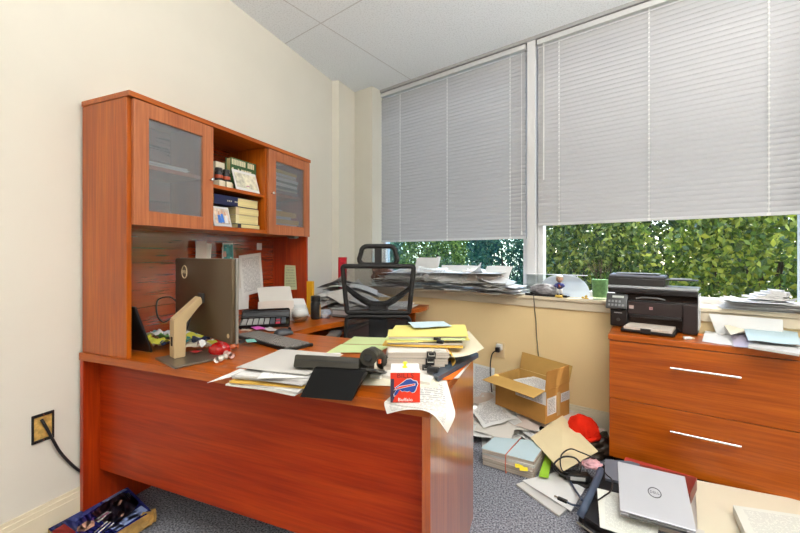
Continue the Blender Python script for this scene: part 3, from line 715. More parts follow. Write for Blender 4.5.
o = pinned(192, 241, 203, 268, po, 'front_leaf', None, None, 0, th=.001, lean=.025); o.parent = lf
o = pinned(201.5, 243, 209, 268, plt, 'back_leaf', None, None, -.08, th=.001, lean=.012); o.parent = lf
# note on the right end panel
def onpanel(px0, py0, px1, py1): 
    y = HY1-.0215; a = PY(px0, py1, y); b_ = PY(px1, py1-.5, y); c = PY(px1-1.5, py0+.5, y); d = PY(px0+.5, py0, y); return [a, b_, c, d]
quad('sticky_note', onpanel(284.5, 265, 297, 290), pst, 'pale green handwritten note stuck on the right end panel of the hutch', 'note', thick=.001, wav=.002)
ul = T('cabinet_light', 'small grey light fitting under the right end of the hutch', 'light', (PY(293, 239, 1.1).x, 1.1, HZ0-.0185))
B('housing', mat('fitting_grey', (.22,.24,.24), .4), ul, -.03, .03, -.022, .022, .004, .018); B('lens', mat('lens_grey', (.4,.42,.42), .3), ul, -.022, .022, -.015, .015, .001, .0038)

# ================================================================== ON THE DESK
TOP = DZ + .0005
# ---- monitor seen from behind
MR = math.atan2(-.176, .577)
mo = T('computer_monitor', 'bronze-backed flat computer monitor with tan stand, turned away at the desk front', 'monitor', (.508, .130, TOP), MR)
back_m = mat('monitor_back_bronze', srgb(88, 72, 52), .38, .5, metal=.35); stand_m = mat('stand_champagne', srgb(205, 180, 138), .32, .5, metal=.25)
base_m = mat('base_grey_brown', srgb(110, 100, 88), .3, .5, metal=.5)
MB().prism([(-.045, -.100), (.155, -.100), (.155, .10), (-.045, .10)], 0, .010, bev=.003).build('base_plate', base_m, mo)
mb = MB()
yz = [(-.060, .0105), (-.060, .165), (.040, .250), (.052, .226), (-.018, .150), (-.018, .0105)]
a = [mb.bm.verts.new((-.010, y, z)) for y, z in yz]; b_ = [mb.bm.verts.new((.040, y, z)) for y, z in yz]
mb.bm.faces.new(a); mb.bm.faces.new(list(reversed(b_)))
for i in range(6): mb.bm.faces.new((a[i], a[(i+1)%6], b_[(i+1)%6], b_[i]))
bmesh.ops.bevel(mb.bm, geom=list(mb.bm.edges), offset=.003, segments=2, affect='EDGES')
st = mb.build('stand_arm', stand_m, mo, smooth='auto')
MB().box(.005, .022, -.0612, -.0602, .058, .095).build('cable_slot', dark_gap, st)
MB().box(-.005, .045, .046, .0545, .222, .262, bev=.003).build('mount_plate', dark_grey, mo)
hw = .272; z0, z1 = .080, .408
mb = MB().box(-hw, hw, .056, .072, z0, z1, bev=.006); shell = mb.build('back_shell', back_m, mo, smooth='auto')
MB().box(-hw-.001, hw+.001, .0725, .084, z0-.001, z1+.001, bev=.003).build('bezel', mat('bezel_silver', (.30,.28,.25), .35, metal=.4), mo)
MB().box(-hw+.008, hw-.008, .0842, .0848, z0+.014, z1-.008).build('screen', black_gloss, mo)
lg = mat('logo_cream', srgb(222, 205, 165), .4)
ring = [(.028*math.cos(i*math.pi/16), 0, .028*math.sin(i*math.pi/16)) for i in range(32)]
MB().loop(ring, .0022, 6).build('logo_ring', lg, mo, loc=(-.165, .0555, z1-.062))
text('DELL', .021, lg, mo, 'logo_text', (-.165, .0552, z1-.062), (rad(90), 0, 0))
pb_ = [(.018*math.cos(i*math.pi/12), 0, .018*math.sin(i*math.pi/12)) for i in range(24)]
MB().lathe([(0,0),(.009,0),(.009,.001),(0,.001)], 16, Matrix.Translation((.245, .0555, z0+.030)) @ Matrix.Rotation(rad(90), 4, 'X')).build('round_sticker', stand_m, mo)
cord('looped_cord', [PT(172, 318, 1.83), PT(163, 322, 1.86), PT(157, 314, 1.9), PT(158, 300, 1.93), PT(170, 297, 1.88), PT(178, 303, 1.80)], .004, 'black cord looping out beside the left edge of the monitor')
cord('video_cable', [PT(192, 312, 1.60), PT(188, 326, 1.57), PT(184, 336, 1.57), P(184, 349, TOP+.006), P(176, 352, TOP+.006)], .0035, 'black cable hanging below the monitor behind its stand')
# ---- leaning black panel by the hutch end
bp_ = T('tablet', 'black flat tablet leaning inside the left end panel of the hutch', 'tablet', (.20, .035, TOP))
mb = MB(); mb.box(-.10, .12, 0, .010, 0, .215, bev=.003); o = mb.build('case', black_plastic, bp_); o.location = (0, .075, .003); o.rotation_euler.x = rad(19)
mb = MB(); mb.box(-.09, .11, .0102, .0108, .01, .205); o2 = mb.build('screen', black_gloss, bp_); o2.location = (0, .075, .003); o2.rotation_euler.x = rad(19)
# ---- left clutter: scraps of packaging between hutch and monitor
scr = [mat('scrap_teal', (.05, .33, .36), .4), pw, mat('scrap_yellow', (.70, .66, .08), .45), mat('scrap_navy', (.03, .05, .14), .4), pcl, mat('scrap_black', (.02, .02, .02), .4), pw, mat('scrap_green', (.15, .35, .10), .5)]
spots = [(150, 343, .07, .03, 2), (160, 339, .06, .05, 0), (168, 344, .07, .045, 5), (172, 339, .06, .05, 1), (184, 340, .07, .05, 0), (192, 345, .08, .05, 4), (198, 339, .06, .05, 6), (205, 336, .07, .06, 1), (190, 333, .06, .05, 2), (203, 347, .05, .05, 6), (156, 348, .05, .02, 4), (212, 342, .05, .05, 1), (180, 334, .05, .04, 3), (198, 352, .08, .06, 4), (145, 345, .04, .03, 2)]
names = {0: 'teal', 1: 'white', 2: 'yellow', 3: 'navy', 4: 'cream', 5: 'black', 6: 'white', 7: 'green'}
where = ['beside the black tablet', 'under the cord loop', 'left of the monitor stand', 'just left of the stand arm', 'behind the stand arm', 'right of the stand base', 'under the middle of the monitor', 'under the monitor, toward the keyboard', 'deep under the monitor', 'between stand base and red candy bag', 'near the desk front by the tablet', 'behind the red candy bag', 'behind the cable under the monitor', 'with a green-red printed square beside the stand base', 'against the tablet foot']
for i, (px, py, w, d, k) in enumerate(spots):
    p = P(px, py, TOP); zz_ = TOP + .001 + .0035*(i % 5)
    quad('paper_scrap', rect(p.x, p.y, zz_, w*1.35, d*1.4, R.uniform(-1, 1)), scr[k], 'crumpled %s scrap of packaging %s' % (names[k], where[i]), 'scrap', wav=.022, nu=7, nv=7)
p = P(196, 352, TOP+.02); o = quad('coupon', rect(p.x, p.y, TOP+.022, .035, .03, .3), mat('scrap_red', (.5, .04, .04), .5), 'small dark red printed coupon lying beside the monitor stand', 'coupon', wav=.002)
# red candy bag
p = P(212, 357, TOP); rb = mat('candy_bag_red', (.55, .008, .008), .15, .7)
mb = MB().lathe([(0,0),(.034,.002),(.045,.018),(.040,.038),(.024,.052),(.012,.058),(.018,.070),(0,.068)], 20, sq=(1, .7))
for v in mb.bm.verts: v.co += Vector((noise.noise(v.co*40), noise.noise(v.co*40+Vector((5,0,0))), 0))*.009
tag(mb.build('candy_bag', rb, smooth=True, loc=(p.x+.01, p.y+.03, TOP), rz=.4), 'shiny red candy bag between the monitor stand and the paper stack', 'bag')
for i, (px, py, c, lb) in enumerate(((219, 352, (.75,.55,.05), 'yellow wrapped candy behind the red candy bag'), (226, 351, (.85,.25,.25), 'pink-red wrapped candy right of the red candy bag'), (232, 348, (.6,.15,.05), 'rust wrapped candy at the foot of the monitor edge'), (221, 360, (.7,.66,.6), 'cream wrapped candy in front of the red candy bag'), (229, 356, (.75,.5,.45), 'pale pink wrapped candy beside the paper stack'))):
    p = P(px, py, TOP+.01); mb = MB().lathe([(.012,-.026),(.004,-.017),(.010,-.011),(.012,0),(.010,.011),(.004,.017),(.012,.026)], 10, Matrix.Rotation(rad(90), 4, 'X'))
    tag(mb.build('candy', mat('candy_%d' % i, c, .25), smooth=True, loc=(p.x, p.y, TOP+.0125 + (.004 if i else .006)), rz=i*1.1), lb, 'candy')
more = [(153, 339, .07, .05, 1), (158, 346, .06, .05, 2), (165, 341, .06, .05, 7), (171, 346, .06, .04, 3), (178, 340, .07, .05, 1), (186, 336, .07, .05, 6), (190, 342, .06, .05, 0), (196, 341, .07, .05, 2), (201, 344, .06, .05, 3), (208, 340, .07, .05, 0), (207, 349, .06, .04, 1), (217, 347, .06, .04, 2), (199, 334, .06, .05, 5)]
w2_ = ['close beside the black tablet', 'near the desk edge by the tablet', 'under the loop of cord', 'left of the stand foot', 'behind the left of the stand arm', 'behind the stand arm under the screen', 'right behind the stand arm', 'under the screen above the stand base', 'under the screen centre', 'under the screen near the red bag', 'left of the red candy bag', 'behind the red candy bag top', 'deepest under the screen']
for i, (px, py, w, d, k) in enumerate(more):
    zz_ = TOP + .018 + .004*(i % 3); p = P(px, py, zz_)
    quad('paper_scrap', rect(p.x, p.y, zz_, w*1.2, d*1.2, R.uniform(-1.5, 1.5)), scr[k], 'upper crumpled %s scrap %s' % (names[k], w2_[i]), 'scrap', wav=.026, nu=8, nv=8)
# ---- keyboard, mouse
kp = P(276, 342, TOP); kb = T('keyboard', 'black computer keyboard lying behind the monitor, above the paper stack', 'keyboard', (kp.x-.02, kp.y-.005, TOP), MR+.01)
mb = MB(); mb.prism([(-.225,-.07),(.225,-.07),(.225,.07),(-.225,.07)], 0, .014, bev=.003); o = mb.build('case', black_plastic, kb)
mb = MB()
for r_ in range(6):
    x = -.215
    while x < .205:
        wk = .0165 if not (r_ == 0 and -.13 < x < -.02) else .10
        mb.box(x, x+wk-.0035, -.060+r_*.0200, -.060+r_*.0200+.0145, .0142, .020, bev=0); x += wk + .0025
o = mb.build('keys', key_grey, kb)
msp = P(286, 334, TOP); ms_ = T('computer_mouse', 'dark grey computer mouse on the desk right of the keyboard', 'mouse', (msp.x, msp.y-.02, TOP), -.5)
mb = MB(); bmesh.ops.create_uvsphere(mb.bm, u_segments=20, v_segments=12, radius=1)
for v in mb.bm.verts: v.co = Vector((v.co.x*.032, v.co.y*.055, max(0, v.co.z)*(.036 - .008*v.co.y)))
mb.build('shell', mat('mouse_grey', (.05,.055,.065), .35), ms_, smooth=True)
MB().lathe([(0,-.004),(.008,-.004),(.008,.004),(0,.004)], 12, Matrix.Translation((0,.032,.028)) @ Matrix.Rotation(rad(90), 4, 'Y')).build('scroll_wheel', black_plastic, ms_)
# coloured bits at the left of the keyboard
for i, (px, py, w, d, c, lb) in enumerate(((239, 336, .06, .05, (.80,.10,.55), 'pink sticky note at the left end of the keyboard'), (251, 341, .07, .04, (.25,.72,.62), 'mint sticky note on the left keys of the keyboard'), (258, 328, .09, .05, (.85,.12,.60), 'pink sticky note behind the keyboard'), (244, 325, .05, .04, (.6,.08,.1), 'dark red wrapper behind the keyboard left end'), (253, 323, .05, .03, (.75,.55,.03), 'yellow wrapper in front of the adding machine'), (246, 331, .06, .03, (.6,.5,.4), 'tan wrapper between monitor and keyboard'), (270, 330, .11, .05, (.72,.70,.70), 'white strip of paper between keyboard and adding machine'), (237, 343, .05, .07, (.02,.02,.02), 'black wallet at the lower left of the keyboard'))):
    zz_ = TOP + (.0225 if i == 1 else .003 + .004*(i % 3)); p = P(px, py, zz_)
    quad('wrapper' if 'wrapper' in lb else ('wallet' if 'wallet' in lb else ('paper_strip' if 'strip' in lb else 'sticky_note')), rect(p.x, p.y, zz_, w, d, MR + R.uniform(-.4, .4)), mat('bit_%d' % i, c, .5), lb, 'note' if 'note' in lb else 'scrap', wav=.006 if 'note' not in lb else .002, nu=6, nv=6)
# ---- adding machine on the return
ap = P(270, 326, TOP); ad = T('adding_machine', 'black desktop adding machine with rounded paper hood and pale keys on the return', 'adding machine', (ap.x-.05, ap.y+.02, TOP), rad(38))
mb = MB(); prof = [(-.11, .0), (-.11, .018), (.0, .035), (.03, .045), (.045, .075), (.075, .088), (.11, .075), (.12, .03), (.12, 0)]
a = [mb.bm.verts.new((-.14, y, z)) for y, z in prof]; b_ = [mb.bm.verts.new((.14, y, z)) for y, z in prof]; n_ = len(prof)
mb.bm.faces.new(a); mb.bm.faces.new(list(reversed(b_)))
for i in range(n_): mb.bm.faces.new((a[i], a[(i+1)%n_], b_[(i+1)%n_], b_[i]))
bmesh.ops.bevel(mb.bm, geom=list(mb.bm.edges), offset=.006, segments=2, affect='EDGES')
mb.build('body', black_gloss, ad, smooth='auto')
MB().box(-.10, .10, .046, .050, .058, .0665, M=Matrix.Rotation(0, 4, 'X')).build('display', mat('display_green_grey', (.12,.15,.13), .15), ad)
for nm, cols, m_ in (('number_keys', range(0, 5), mat('key_pale', (.42,.43,.42), .5)), ('function_keys', range(5, 8), mat('key_dark_blue', (.10,.12,.15), .5))):
    mb = MB()
    for c_ in cols:
        for r_ in range(4):
            if c_ == 6 and r_ in (0, 2): continue
            y = -.100 + r_*.0245; z = .020 + (y+.11)/.11*.017
            mb.box(-.125 + c_*.031, -.101 + c_*.031, y, y+.019, z, z+.009, bev=0)
    mb.build(nm, m_, ad)
mb = MB()
for c_, r_ in ((6, 0), (6, 2)):
    y = -.100 + r_*.0245; z = .020 + (y+.11)/.11*.017; mb = MB().box(-.125 + c_*.031, -.101 + c_*.031, y, y+.019, z, z+.009); mb.build('red_key', mat('key_red', (.65,.05,.10), .5), ad)
# ---- papers leaning in the far corner of the hutch
def lean(px, py, w, hgt, rz, tilt, m, label, z=TOP, name='leaning_paper', roll=0):
    p = P(px, py, z); c, s = math.cos(rz), math.sin(rz); a = Vector((p.x - w/2*c, p.y - w/2*s, z+.001)); b_ = Vector((p.x + w/2*c, p.y + w/2*s, z+.001+roll))
    up = Vector((-s*math.sin(tilt)*-1, c*math.sin(tilt)*-1*-1, 0)); back = Vector((-s, c, 0))*math.sin(tilt)*hgt + Vector((0, 0, math.cos(tilt)*hgt))
    return quad(name, [a, b_, b_+back, a+back], m, label, 'paper', wav=.004, bend=.01)
lean(280, 320, .22, .25, rad(55), rad(38), po, 'large off-white envelope leaning in the far corner of the hutch', roll=.0)
lean(276, 322, .22, .15, rad(40), rad(40), ppk, 'pinkish torn envelope leaning in front of the large envelope', name='leaning_envelope')
lean(300, 318, .14, .15, rad(60), rad(42), pw, 'white letter leaning in front of the right end panel of the hutch')
lean(247, 314, .16, .09, rad(60), rad(50), pcl, 'cream sheet curled behind the adding machine')
p = P(304, 322, TOP); gb = T('glass_jar', 'round clear glass candy jar with brown contents on the return edge', 'jar', (p.x-.03, p.y, TOP))
MB().lathe([(0,.001),(.036,.001),(.050,.02),(.055,.05),(.050,.08),(.034,.10),(.038,.108)], 24).build('glass_body', acrylic, gb, smooth=True)
MB().lathe([(0,.003),(.034,.003),(.046,.02),(.049,.035),(0,.036)], 18).build('contents', mat('contents_brown', (.22,.10,.04), .5, var=.5, vscale=90), gb, smooth=True)
MB().lathe([(0,.037),(.046,.037),(.047,.06),(.03,.085),(0,.09)], 18).build('paper_filling', pw, gb, smooth=True)
p = P(315.5, 319, TOP); tb = T('tumbler', 'black travel tumbler with tan side standing on the return beside the jar', 'tumbler', (p.x, p.y, TOP), .5)
MB().lathe([(0,0),(.026,0),(.030,.01),(.032,.10),(.028,.115),(.031,.118),(.031,.148),(.026,.153),(0,.153)], 22).build('body', black_plastic, tb, smooth='auto')
MB().box(.0275, .0335, -.014, .014, .012, .095, bev=.001).build('side_panel', pkr, tb)
q = PX(309.5, 300, .33); fo = tag(B('desk_file', mat('file_amber', (.78, .40, .01), .5), None, q.x-.10, q.x+.03, q.y-.014, q.y+.014, TOP, TOP+.235, center=True), 'amber desk file standing upright at the right edge of the hutch', 'file')
p = P(324, 318, TOP); ld_ = T('candy_dish', 'shiny foil-wrapped packet lying right of the black tumbler', 'packet', (p.x, p.y, TOP), .3)
mb = MB().lathe([(0,0),(.045,.003),(.055,.03),(.035,.055),(0,.06)], 16, sq=(1,.7))
for v in mb.bm.verts: v.co += Vector((noise.noise(v.co*35), noise.noise(v.co*35+Vector((9,0,0))), .4*noise.noise(v.co*30)))*.014
mb.build('foil', mat('foil_grey_blue', (.45,.47,.54), .25, metal=.4, var=.4, vscale=30), ld_, smooth=False)
p = P(341, 318, TOP); gbx = T('cable_box', 'small grey set-top box on the return left of the chair', 'box', (p.x+.0, p.y+.07, TOP), -.1)
B('body', mat('box_grey', (.30,.30,.30), .4), gbx, -.085, .085, -.06, .06, .004, .055, .004); B('front', mat('box_silver', (.6,.6,.62), .3), gbx, -.07, .07, -.0615, -.0605, .02, .045, 0); B('base', black_plastic, gbx, -.08, .08, -.055, .055, 0, .0038, 0)
# the drift of paper at the window end of the return
hz = lambda x, y: .17*max(0, 1-((x-.33)/.42)**2)*max(0, 1-((y-1.70)/.36)**2)
pile('loose_paper', 'sheet in the drift of papers at the window end of the return', 'papers on the window end of the return', 30, lambda k: (R.uniform(.20, .55), R.uniform(1.55, 1.85)), hz, TOP+.001, [pw, pwt, pg, po, pgb, pw], rz0=.2, rj=.7, curl=.07, fit=lambda x, y: (x if x > .03 else .03+(x-.03)*.02, y if y < 2.02 else 2.02+(y-2.02)*.02))
pile('loose_paper', 'white sheet on the curved corner of the return behind the chair', 'papers on the curved corner of the return', 7, lambda k: (R.uniform(.70, .80), R.uniform(1.72, 1.88)), lambda x, y: .02, TOP+.001, [pw, po, pwt], rz0=.2, rj=.3, curl=.01, fit=lambda x, y: (x, y if y < 2.02 else 2.02+(y-2.02)*.02))
rbx = T('gift_bag', 'red translucent bag standing tall at the corner behind the chair', 'bag', (PX(344.5, 280, .27).x, PX(344.5, 280, .27).y-.03, TOP+.13), .35)
mb = MB(); 
for (x0, x1, y0, y1) in ((-.034, .034, -.022, -.020), (-.034, .034, .020, .022), (-.034, -.032, -.02, .02), (.032, .034, -.02, .02)): mb.box(x0, x1, y0, y1, 0, .27)
mb.build('bag_wall', red_film, rbx); B('filling', ppk, rbx, -.028, .028, -.016, .016, .002, .23, .004)

# ---- stack of loose papers at the left front of the desk
ang = rad(8)
zt, _ = layers(1.075, .085, TOP, .27, .30, ang-.12, [.004, .005, .004], [pw, po, sw], .012, .12, 'paper_sheaf', 'thin sheaf at the bottom of the paper stack left of the desk phone', 'papers', 'stack of papers left of the desk phone')
mn = slab('folder', rect(1.07, .09, zt+.006, .27, .29, ang+.05), .005, pyo, 'amber folder in the paper stack left of the desk phone', 'folder')
zt2, _ = layers(1.075, .10, zt+.007, .27, .30, ang, [.006, .003, .007], [sw, pgb, sw], .01, .10, 'paper_sheaf', 'white sheaf above the amber folder in the stack left of the phone', 'papers', 'upper papers left of the desk phone')
quad('loose_paper', rect(1.12, .10, zt2+.002, .24, .28, ang+.35), pwt, 'white printed sheet angled toward the phone on top of the left paper stack', wav=.003)
quad('loose_paper', rect(1.07, .105, zt2+.007, .27, .25, ang-.05), pg, 'greyish sheet topmost on the paper stack left of the phone', wav=.004)
for px, lb in ((249, 'left'), (263, 'right')):
    p = P(px, 378.5, TOP+.022); tag(B('binder_clip', black_plastic, None, -.011, .011, -.006, .012, 0, .012, .001, center=True), 'black binder clip on the papers left of the phone, the %s one' % lb, 'clip').location = (p.x, p.y, TOP+.016)
p = P(222, 384, TOP)
quad('loose_paper', [P(207, 383, TOP+.001), P(228, 377.5, TOP+.001), P(262, 372, TOP+.002), P(240, 369, TOP+.002)], pw, 'narrow white corner of paper sticking out past the desk edge at left', wav=.001)
quad('loose_paper', [P(294, 380, TOP+.001), P(318, 384, TOP+.001), P(330, 369, TOP+.001), P(303, 366, TOP+.001)], pcl, 'pale sheet lying half under the desk phone', wav=.001)

# ---- desk phone from behind
ph = T('desk_phone', 'black office desk phone seen from behind at the middle of the desk front', 'phone', (1.296, .0, TOP), rad(11))
# body: a wedge slab raised at the camera side, sloping down to the user
Mp = Matrix.Translation((0, .055, .098)) @ Matrix.Rotation(rad(-20), 4, 'X')
MB().box(-.150, .072, 0, .20, -.040, .002, Mp, .006).build('body', mat('phone_grey', (.045,.041,.033), .5, .25), ph, smooth='auto')
MB().box(-.147, .070, -.0012, -.0002, -.016, -.013, Mp).build('seam', black_plastic, ph)
MB().box(-.10, .02, .03, .17, .0005, .003, Mp).build('keypad_panel', black_gloss, ph)
mb = MB(); prof = [(-.045, .002), (.030, .066), (.10, .075), (.10, .060), (.050, .05), (-.030, .0)]
xs0 = [(-.085, .075)]*6; mb.bm.verts.ensure_lookup_table()
wl = [(-.082, .078), (-.070, .098), (-.055, .09), (-.055, .09), (-.070, .098), (-.082, .078)]
a = [mb.bm.verts.new((w[0], y, z)) for (y, z), w in zip(prof, wl)]; b_ = [mb.bm.verts.new((w[1], y, z)) for (y, z), w in zip(prof, wl)]
mb.bm.faces.new(a); mb.bm.faces.new(list(reversed(b_)))
for i in range(6): mb.bm.faces.new((a[i], a[(i+1)%6], b_[(i+1)%6], b_[i]))
mb.build('foot_stand', mat('phone_black', (.006,.006,.006), .38, .12), ph)
Mh = Mp @ Matrix.Translation((.103, .0, .002))
path = [Mh @ Vector(q) for q in ((0, -.012, .0), (0, .02, .012), (0, .07, .022), (0, .13, .022), (0, .18, .010), (0, .205, .0))]
MB().tube(smooth_path(path, 4), [.027]*3 + [.024]*4 + [.017]*9 + [.022]*3 + [.026]*2, 14).build('handset', mat('phone_grey', (.045,.041,.033), .5, .25), ph, smooth='auto')
MB().lathe([(0,0),(.013,0),(.013,.003),(0,.003)], 16, Mh @ Matrix.Translation((0, -.0128, .001)) @ Matrix.Rotation(rad(90), 4, 'X')).build('earpiece', black_gloss, ph)
MB().box(.078, .128, .0, .20, -.036, -.029, Mp, .003).build('handset_cradle', dark_grey, ph)
B('cord_clip', mat('phone_orange', (.8, .12, .02), .4), ph, .12, .128, .10, .115, .07, .082, .001)

# ---- green sheets, bundles, folders at the right of the desk
quad('loose_paper', [P(326, 353, TOP+.002), P(378, 353, TOP+.002), P(391, 346, TOP+.002), P(341, 344.5, TOP+.002)], pgr, 'pale green sheet nearest the phone on the desk', wav=.002)
quad('loose_paper', [P(343, 344, TOP+.006), P(388, 345, TOP+.006), P(394, 338.5, TOP+.006), P(354, 337, TOP+.006)], pgr, 'pale green sheet at the back edge of the desk in front of the chair', wav=.002)
BA = rad(22); bx0, by0 = 1.415, .425
z = TOP
tan_b = [(.018, so), (.020, so), (.020, so)]
quad('loose_paper', rect(1.39, .30, TOP+.002, .30, .36, BA-.1), pcl, 'cream sheet at the very bottom under the document bundles on the desk', wav=.001)
z = TOP+.008
bnames = ['lowest', 'middle', 'top']
for i in range(3):
    z += .0228
    o = T('document_bundle', '%s of three clipped document bundles stacked on the right of the desk' % bnames[i], 'documents', (bx0+.006*i-.006, by0+R.uniform(-.006, .006), z-.022), BA + R.uniform(-.03, .03), 'clipped document bundles')
    B('sheaf', so, o, -.11, .11, -.15, .15, 0, .0205, .001)
    B('cover_sheet', po, o, -.11, .11, -.15, .15, .0208, .0216, 0)
    for cx in (.045, ): 
        B('binder_clip', black_plastic, o, cx-.016, cx+.016, -.156, -.138, -.001, .0225, .001)
    MB().tube([(.035, -.158, .021), (.035, -.175, .016), (.055, -.175, .016), (.055, -.158, .021)], .0015, 5).build('clip_handle', chrome, o)
zb = z + .001
# cream folder that flops open to the right, over the bundles
f0 = lambda u, v: (Vector((bx0, by0, 0)) + Matrix.Rotation(BA, 3, 'Z') @ Vector((.055 + .185*u + .0*v, -.15 + .30*v, 0)))
def curl_f(u, v):
    p = f0(u, v); p.z = zb + .001 - .055*math.sin(u*math.pi*.5)**1.0*(1-u*.55) + .05*u*u*.75; return p
o = MB().grid(curl_f, 14, 8, .0015).build('folder', pcl, center=True, smooth='auto'); tag(o, 'cream folder flopping open past the right side of the document bundles', 'folder')
def curl_g(u, v):
    p = Vector((bx0, by0, 0)) + Matrix.Rotation(BA, 3, 'Z') @ Vector((.108 + .030*math.sin(u*math.pi), -.15 + .25*v, 0)); p.z = TOP + .012 + u*.066; return p
o = MB().grid(curl_g, 10, 6, .0012).build('folder', pyo, center=True, smooth='auto'); tag(o, 'amber folder spine bulging at the right of the document bundles', 'folder')
z = zb + .002
FA = BA-.12; fx, fy = 1.44, .46
for i, (th, m_, w, d, da, lb) in enumerate(((.006, pyo, .30, .24, 0, 'amber folder lowest of the folders on top of the bundles'), (.007, sw, .28, .22, .05, 'white papers inside the folders on top of the bundles'), (.004, pye, .31, .23, .12, 'bright yellow folder with black clips in the folder pile'), (.006, pgr, .30, .23, -.03, 'pale green folder near the top of the folder pile'), (.005, so, .29, .22, .03, 'tan papers under the topmost folder of the pile'), (.003, pye, .30, .22, .0, 'yellow sheet topmost on the folder pile at the right of the desk'))):
    z += th + .001
    slab('folder' if 'folder' in lb.split(' with')[0].split(' in')[0].split(' near')[0].split(' lowest')[0] else 'paper_sheaf', [v + Vector((0, 0, .010*(1 if j in (1, 2) else 0)*(i > 1))) for j, v in enumerate(rect(fx+.004*i, fy, z, w, d, FA+da))], th, m_, lb, 'folder')
quad('loose_paper', [v + Vector((0,0,.012)) for v in rect(fx+.00, fy+.07, z+.001, .16, .12, FA+.3)], pb, 'pale blue round-edged sheet on top of the yellow folder pile', wav=.003)
for px, py in ((437, 340), (440, 343.5)):
    p = P(px, py, .86); tag(B('binder_clip', black_plastic, None, -.012, .012, -.006, .012, 0, .010, .001), 'black binder clip in the yellow folder pile, the %s one' % ('upper' if py < 342 else 'lower'), 'clip').location = (p.x, p.y, p.z)
# binder and orange folder on the right corner
slab('ring_binder', [P(432.5, 372.5, .772), P(438, 377, .772), P(478.5, 353.5, .785), P(468, 348, .787)], .016, mat('binder_blue_black', (.05,.07,.10), .35), 'blue-black binder sticking out at the right corner of the desk', 'binder')
slab('folder', [P(436, 378, .760), P(452, 379, .758), P(475, 356, .760), P(455, 352, .763)], .004, por, 'bright orange folder under the binder at the right desk corner', 'folder')
slab('paper_sheaf', [P(440, 379.5, .7545), P(459, 377, .7545), P(476, 355, .7545), P(456, 353, .7545)], .0035, sw, 'white papers under the orange folder at the right desk corner', 'papers')
slab('paper_sheaf', [P(381, 375, .763), P(430, 382.5, .763), P(440, 368, .763), P(392, 362, .763)], .010, po, 'off-white papers beneath the red and blue cube', 'papers')
tag(B('stapler_remover', black_plastic, None, -.02, .02, -.012, .012, 0, .02, .004), 'black stapler lying in front of the document bundles', 'stapler').location = tuple(P(433, 373, .768))
tag(B('eraser', white_plastic, None, -.02, .02, -.014, .014, 0, .016, .003), 'white eraser right of the desk phone stand', 'eraser').location = tuple(P(377, 378, TOP))
# hanging newspaper sheet over the front edge
e_ = lambda x: math.sin(rad(.8))*x
def V3(p, y): return PY(p[0], p[1], y)
net = [[Vector((1.475, .15, TOP+.0015)), Vector((1.505, .18, TOP+.0015)), Vector((1.545, .22, TOP+.0015)), Vector((1.582, .27, TOP+.0015))],
       [Vector((1.472, .024, TOP+.0018)), Vector((1.53, .024, TOP+.002)), Vector((1.59, .032, TOP+.002)), Vector((1.655, .075, TOP-.001))],
       [Vector((1.470, .006, TOP-.006)), Vector((1.528, .006, TOP-.006)), Vector((1.592, .008, TOP-.004)), Vector((1.672, .030, TOP-.018))],
       [V3((387, 414), .0), V3((409, 409.5), .0), V3((431, 413), .0), V3((447.5, 433), .012)]]
def cat1(p, t):
    n = len(p)-1; k = min(int(t*n), n-1); f = t*n-k; a, b, c, d = p[max(k-1,0)], p[k], p[k+1], p[min(k+2,n)]
    return .5*((2*b) + (c-a)*f + (2*a-5*b+4*c-d)*f*f + (3*b-a-3*c+d)*f**3)
o = MB().grid(lambda u, v: cat1([cat1(r, u) for r in net], v), 20, 24, .0006).build('newspaper_sheet', pot, center=True, smooth='auto'); tag(o, 'large printed sheet hanging over the front right corner of the desk', 'paper')
# cube with team emblem
qa = P(390.5, 397, TOP+.004); qb = P(420, 397, TOP+.004)
cubz = TOP + .013
ql = PT(390.5, 397, 1.07); qr = PT(420, 397, 1.07); ca = math.atan2((qr-ql).y, (qr-ql).x); cw = (qr-ql).length
czb = ql.z
cu = T('memo_cube', 'red and navy memo cube with charging buffalo emblem and white top', 'memo cube', ((ql.x+qr.x)/2, (ql.y+qr.y)/2, TOP+.0035), ca)
hc = .086
B('paper_block', sw, cu, -cw/2+.0005, cw/2-.0005, .001, .085, .0, hc-.002, .0005); B('top_sheet', pw, cu, -cw/2, cw/2, 0.0, .086, hc-.0018, hc-.0005, 0)
red_m = mat('emblem_red', (.70, .035, .008), .5); nav = mat('emblem_navy', (.045, .03, .06), .5); blu = mat('emblem_blue', (.02, .06, .30), .5); whi = mat('emblem_white', (.8, .8, .8), .5); dkr = mat('emblem_dark_red', (.16, .008, .006), .5)
ff = B('front_face', red_m, cu, -cw/2, cw/2, -.0015, -.0001, .0, hc-.002, 0)
fs = cw
def patch(name, m_, pts, lay):
    M = Matrix.Translation((-cw/2, -.0016 - lay*.0004, 0)) @ Matrix.Rotation(rad(90), 4, 'X')
    return MB().prism([(x*cw, y*hc*.975) for x, y in pts], 0, .0003, M).build(name, m_, ff)
patch('navy_corner', nav, [(0, 0), (.07, 0), (.22, .40), (.12, .50), (.12, .80), (0, .80)], 0)
buf = [(.12,.30),(.22,.44),(.16,.50),(.30,.60),(.44,.70),(.55,.78),(.68,.80),(.77,.74),(.88,.72),(.92,.62),(.88,.53),(.85,.43),(.80,.36),(.72,.34),(.64,.40),(.56,.37),(.48,.40),(.40,.38),(.32,.44),(.26,.34),(.20,.26),(.14,.22)]
cxx, cyy = .52, .52
patch('emblem_outline', whi, [(cxx+(x-cxx)*1.06+.0, cyy+(y-cyy)*1.10) for x, y in buf], 1)
patch('buffalo_emblem', blu, buf, 2)
patch('emblem_streak', whi, [(.10,.42),(.30,.56),(.84,.655),(.84,.585),(.60,.535),(.30,.465)], 3)
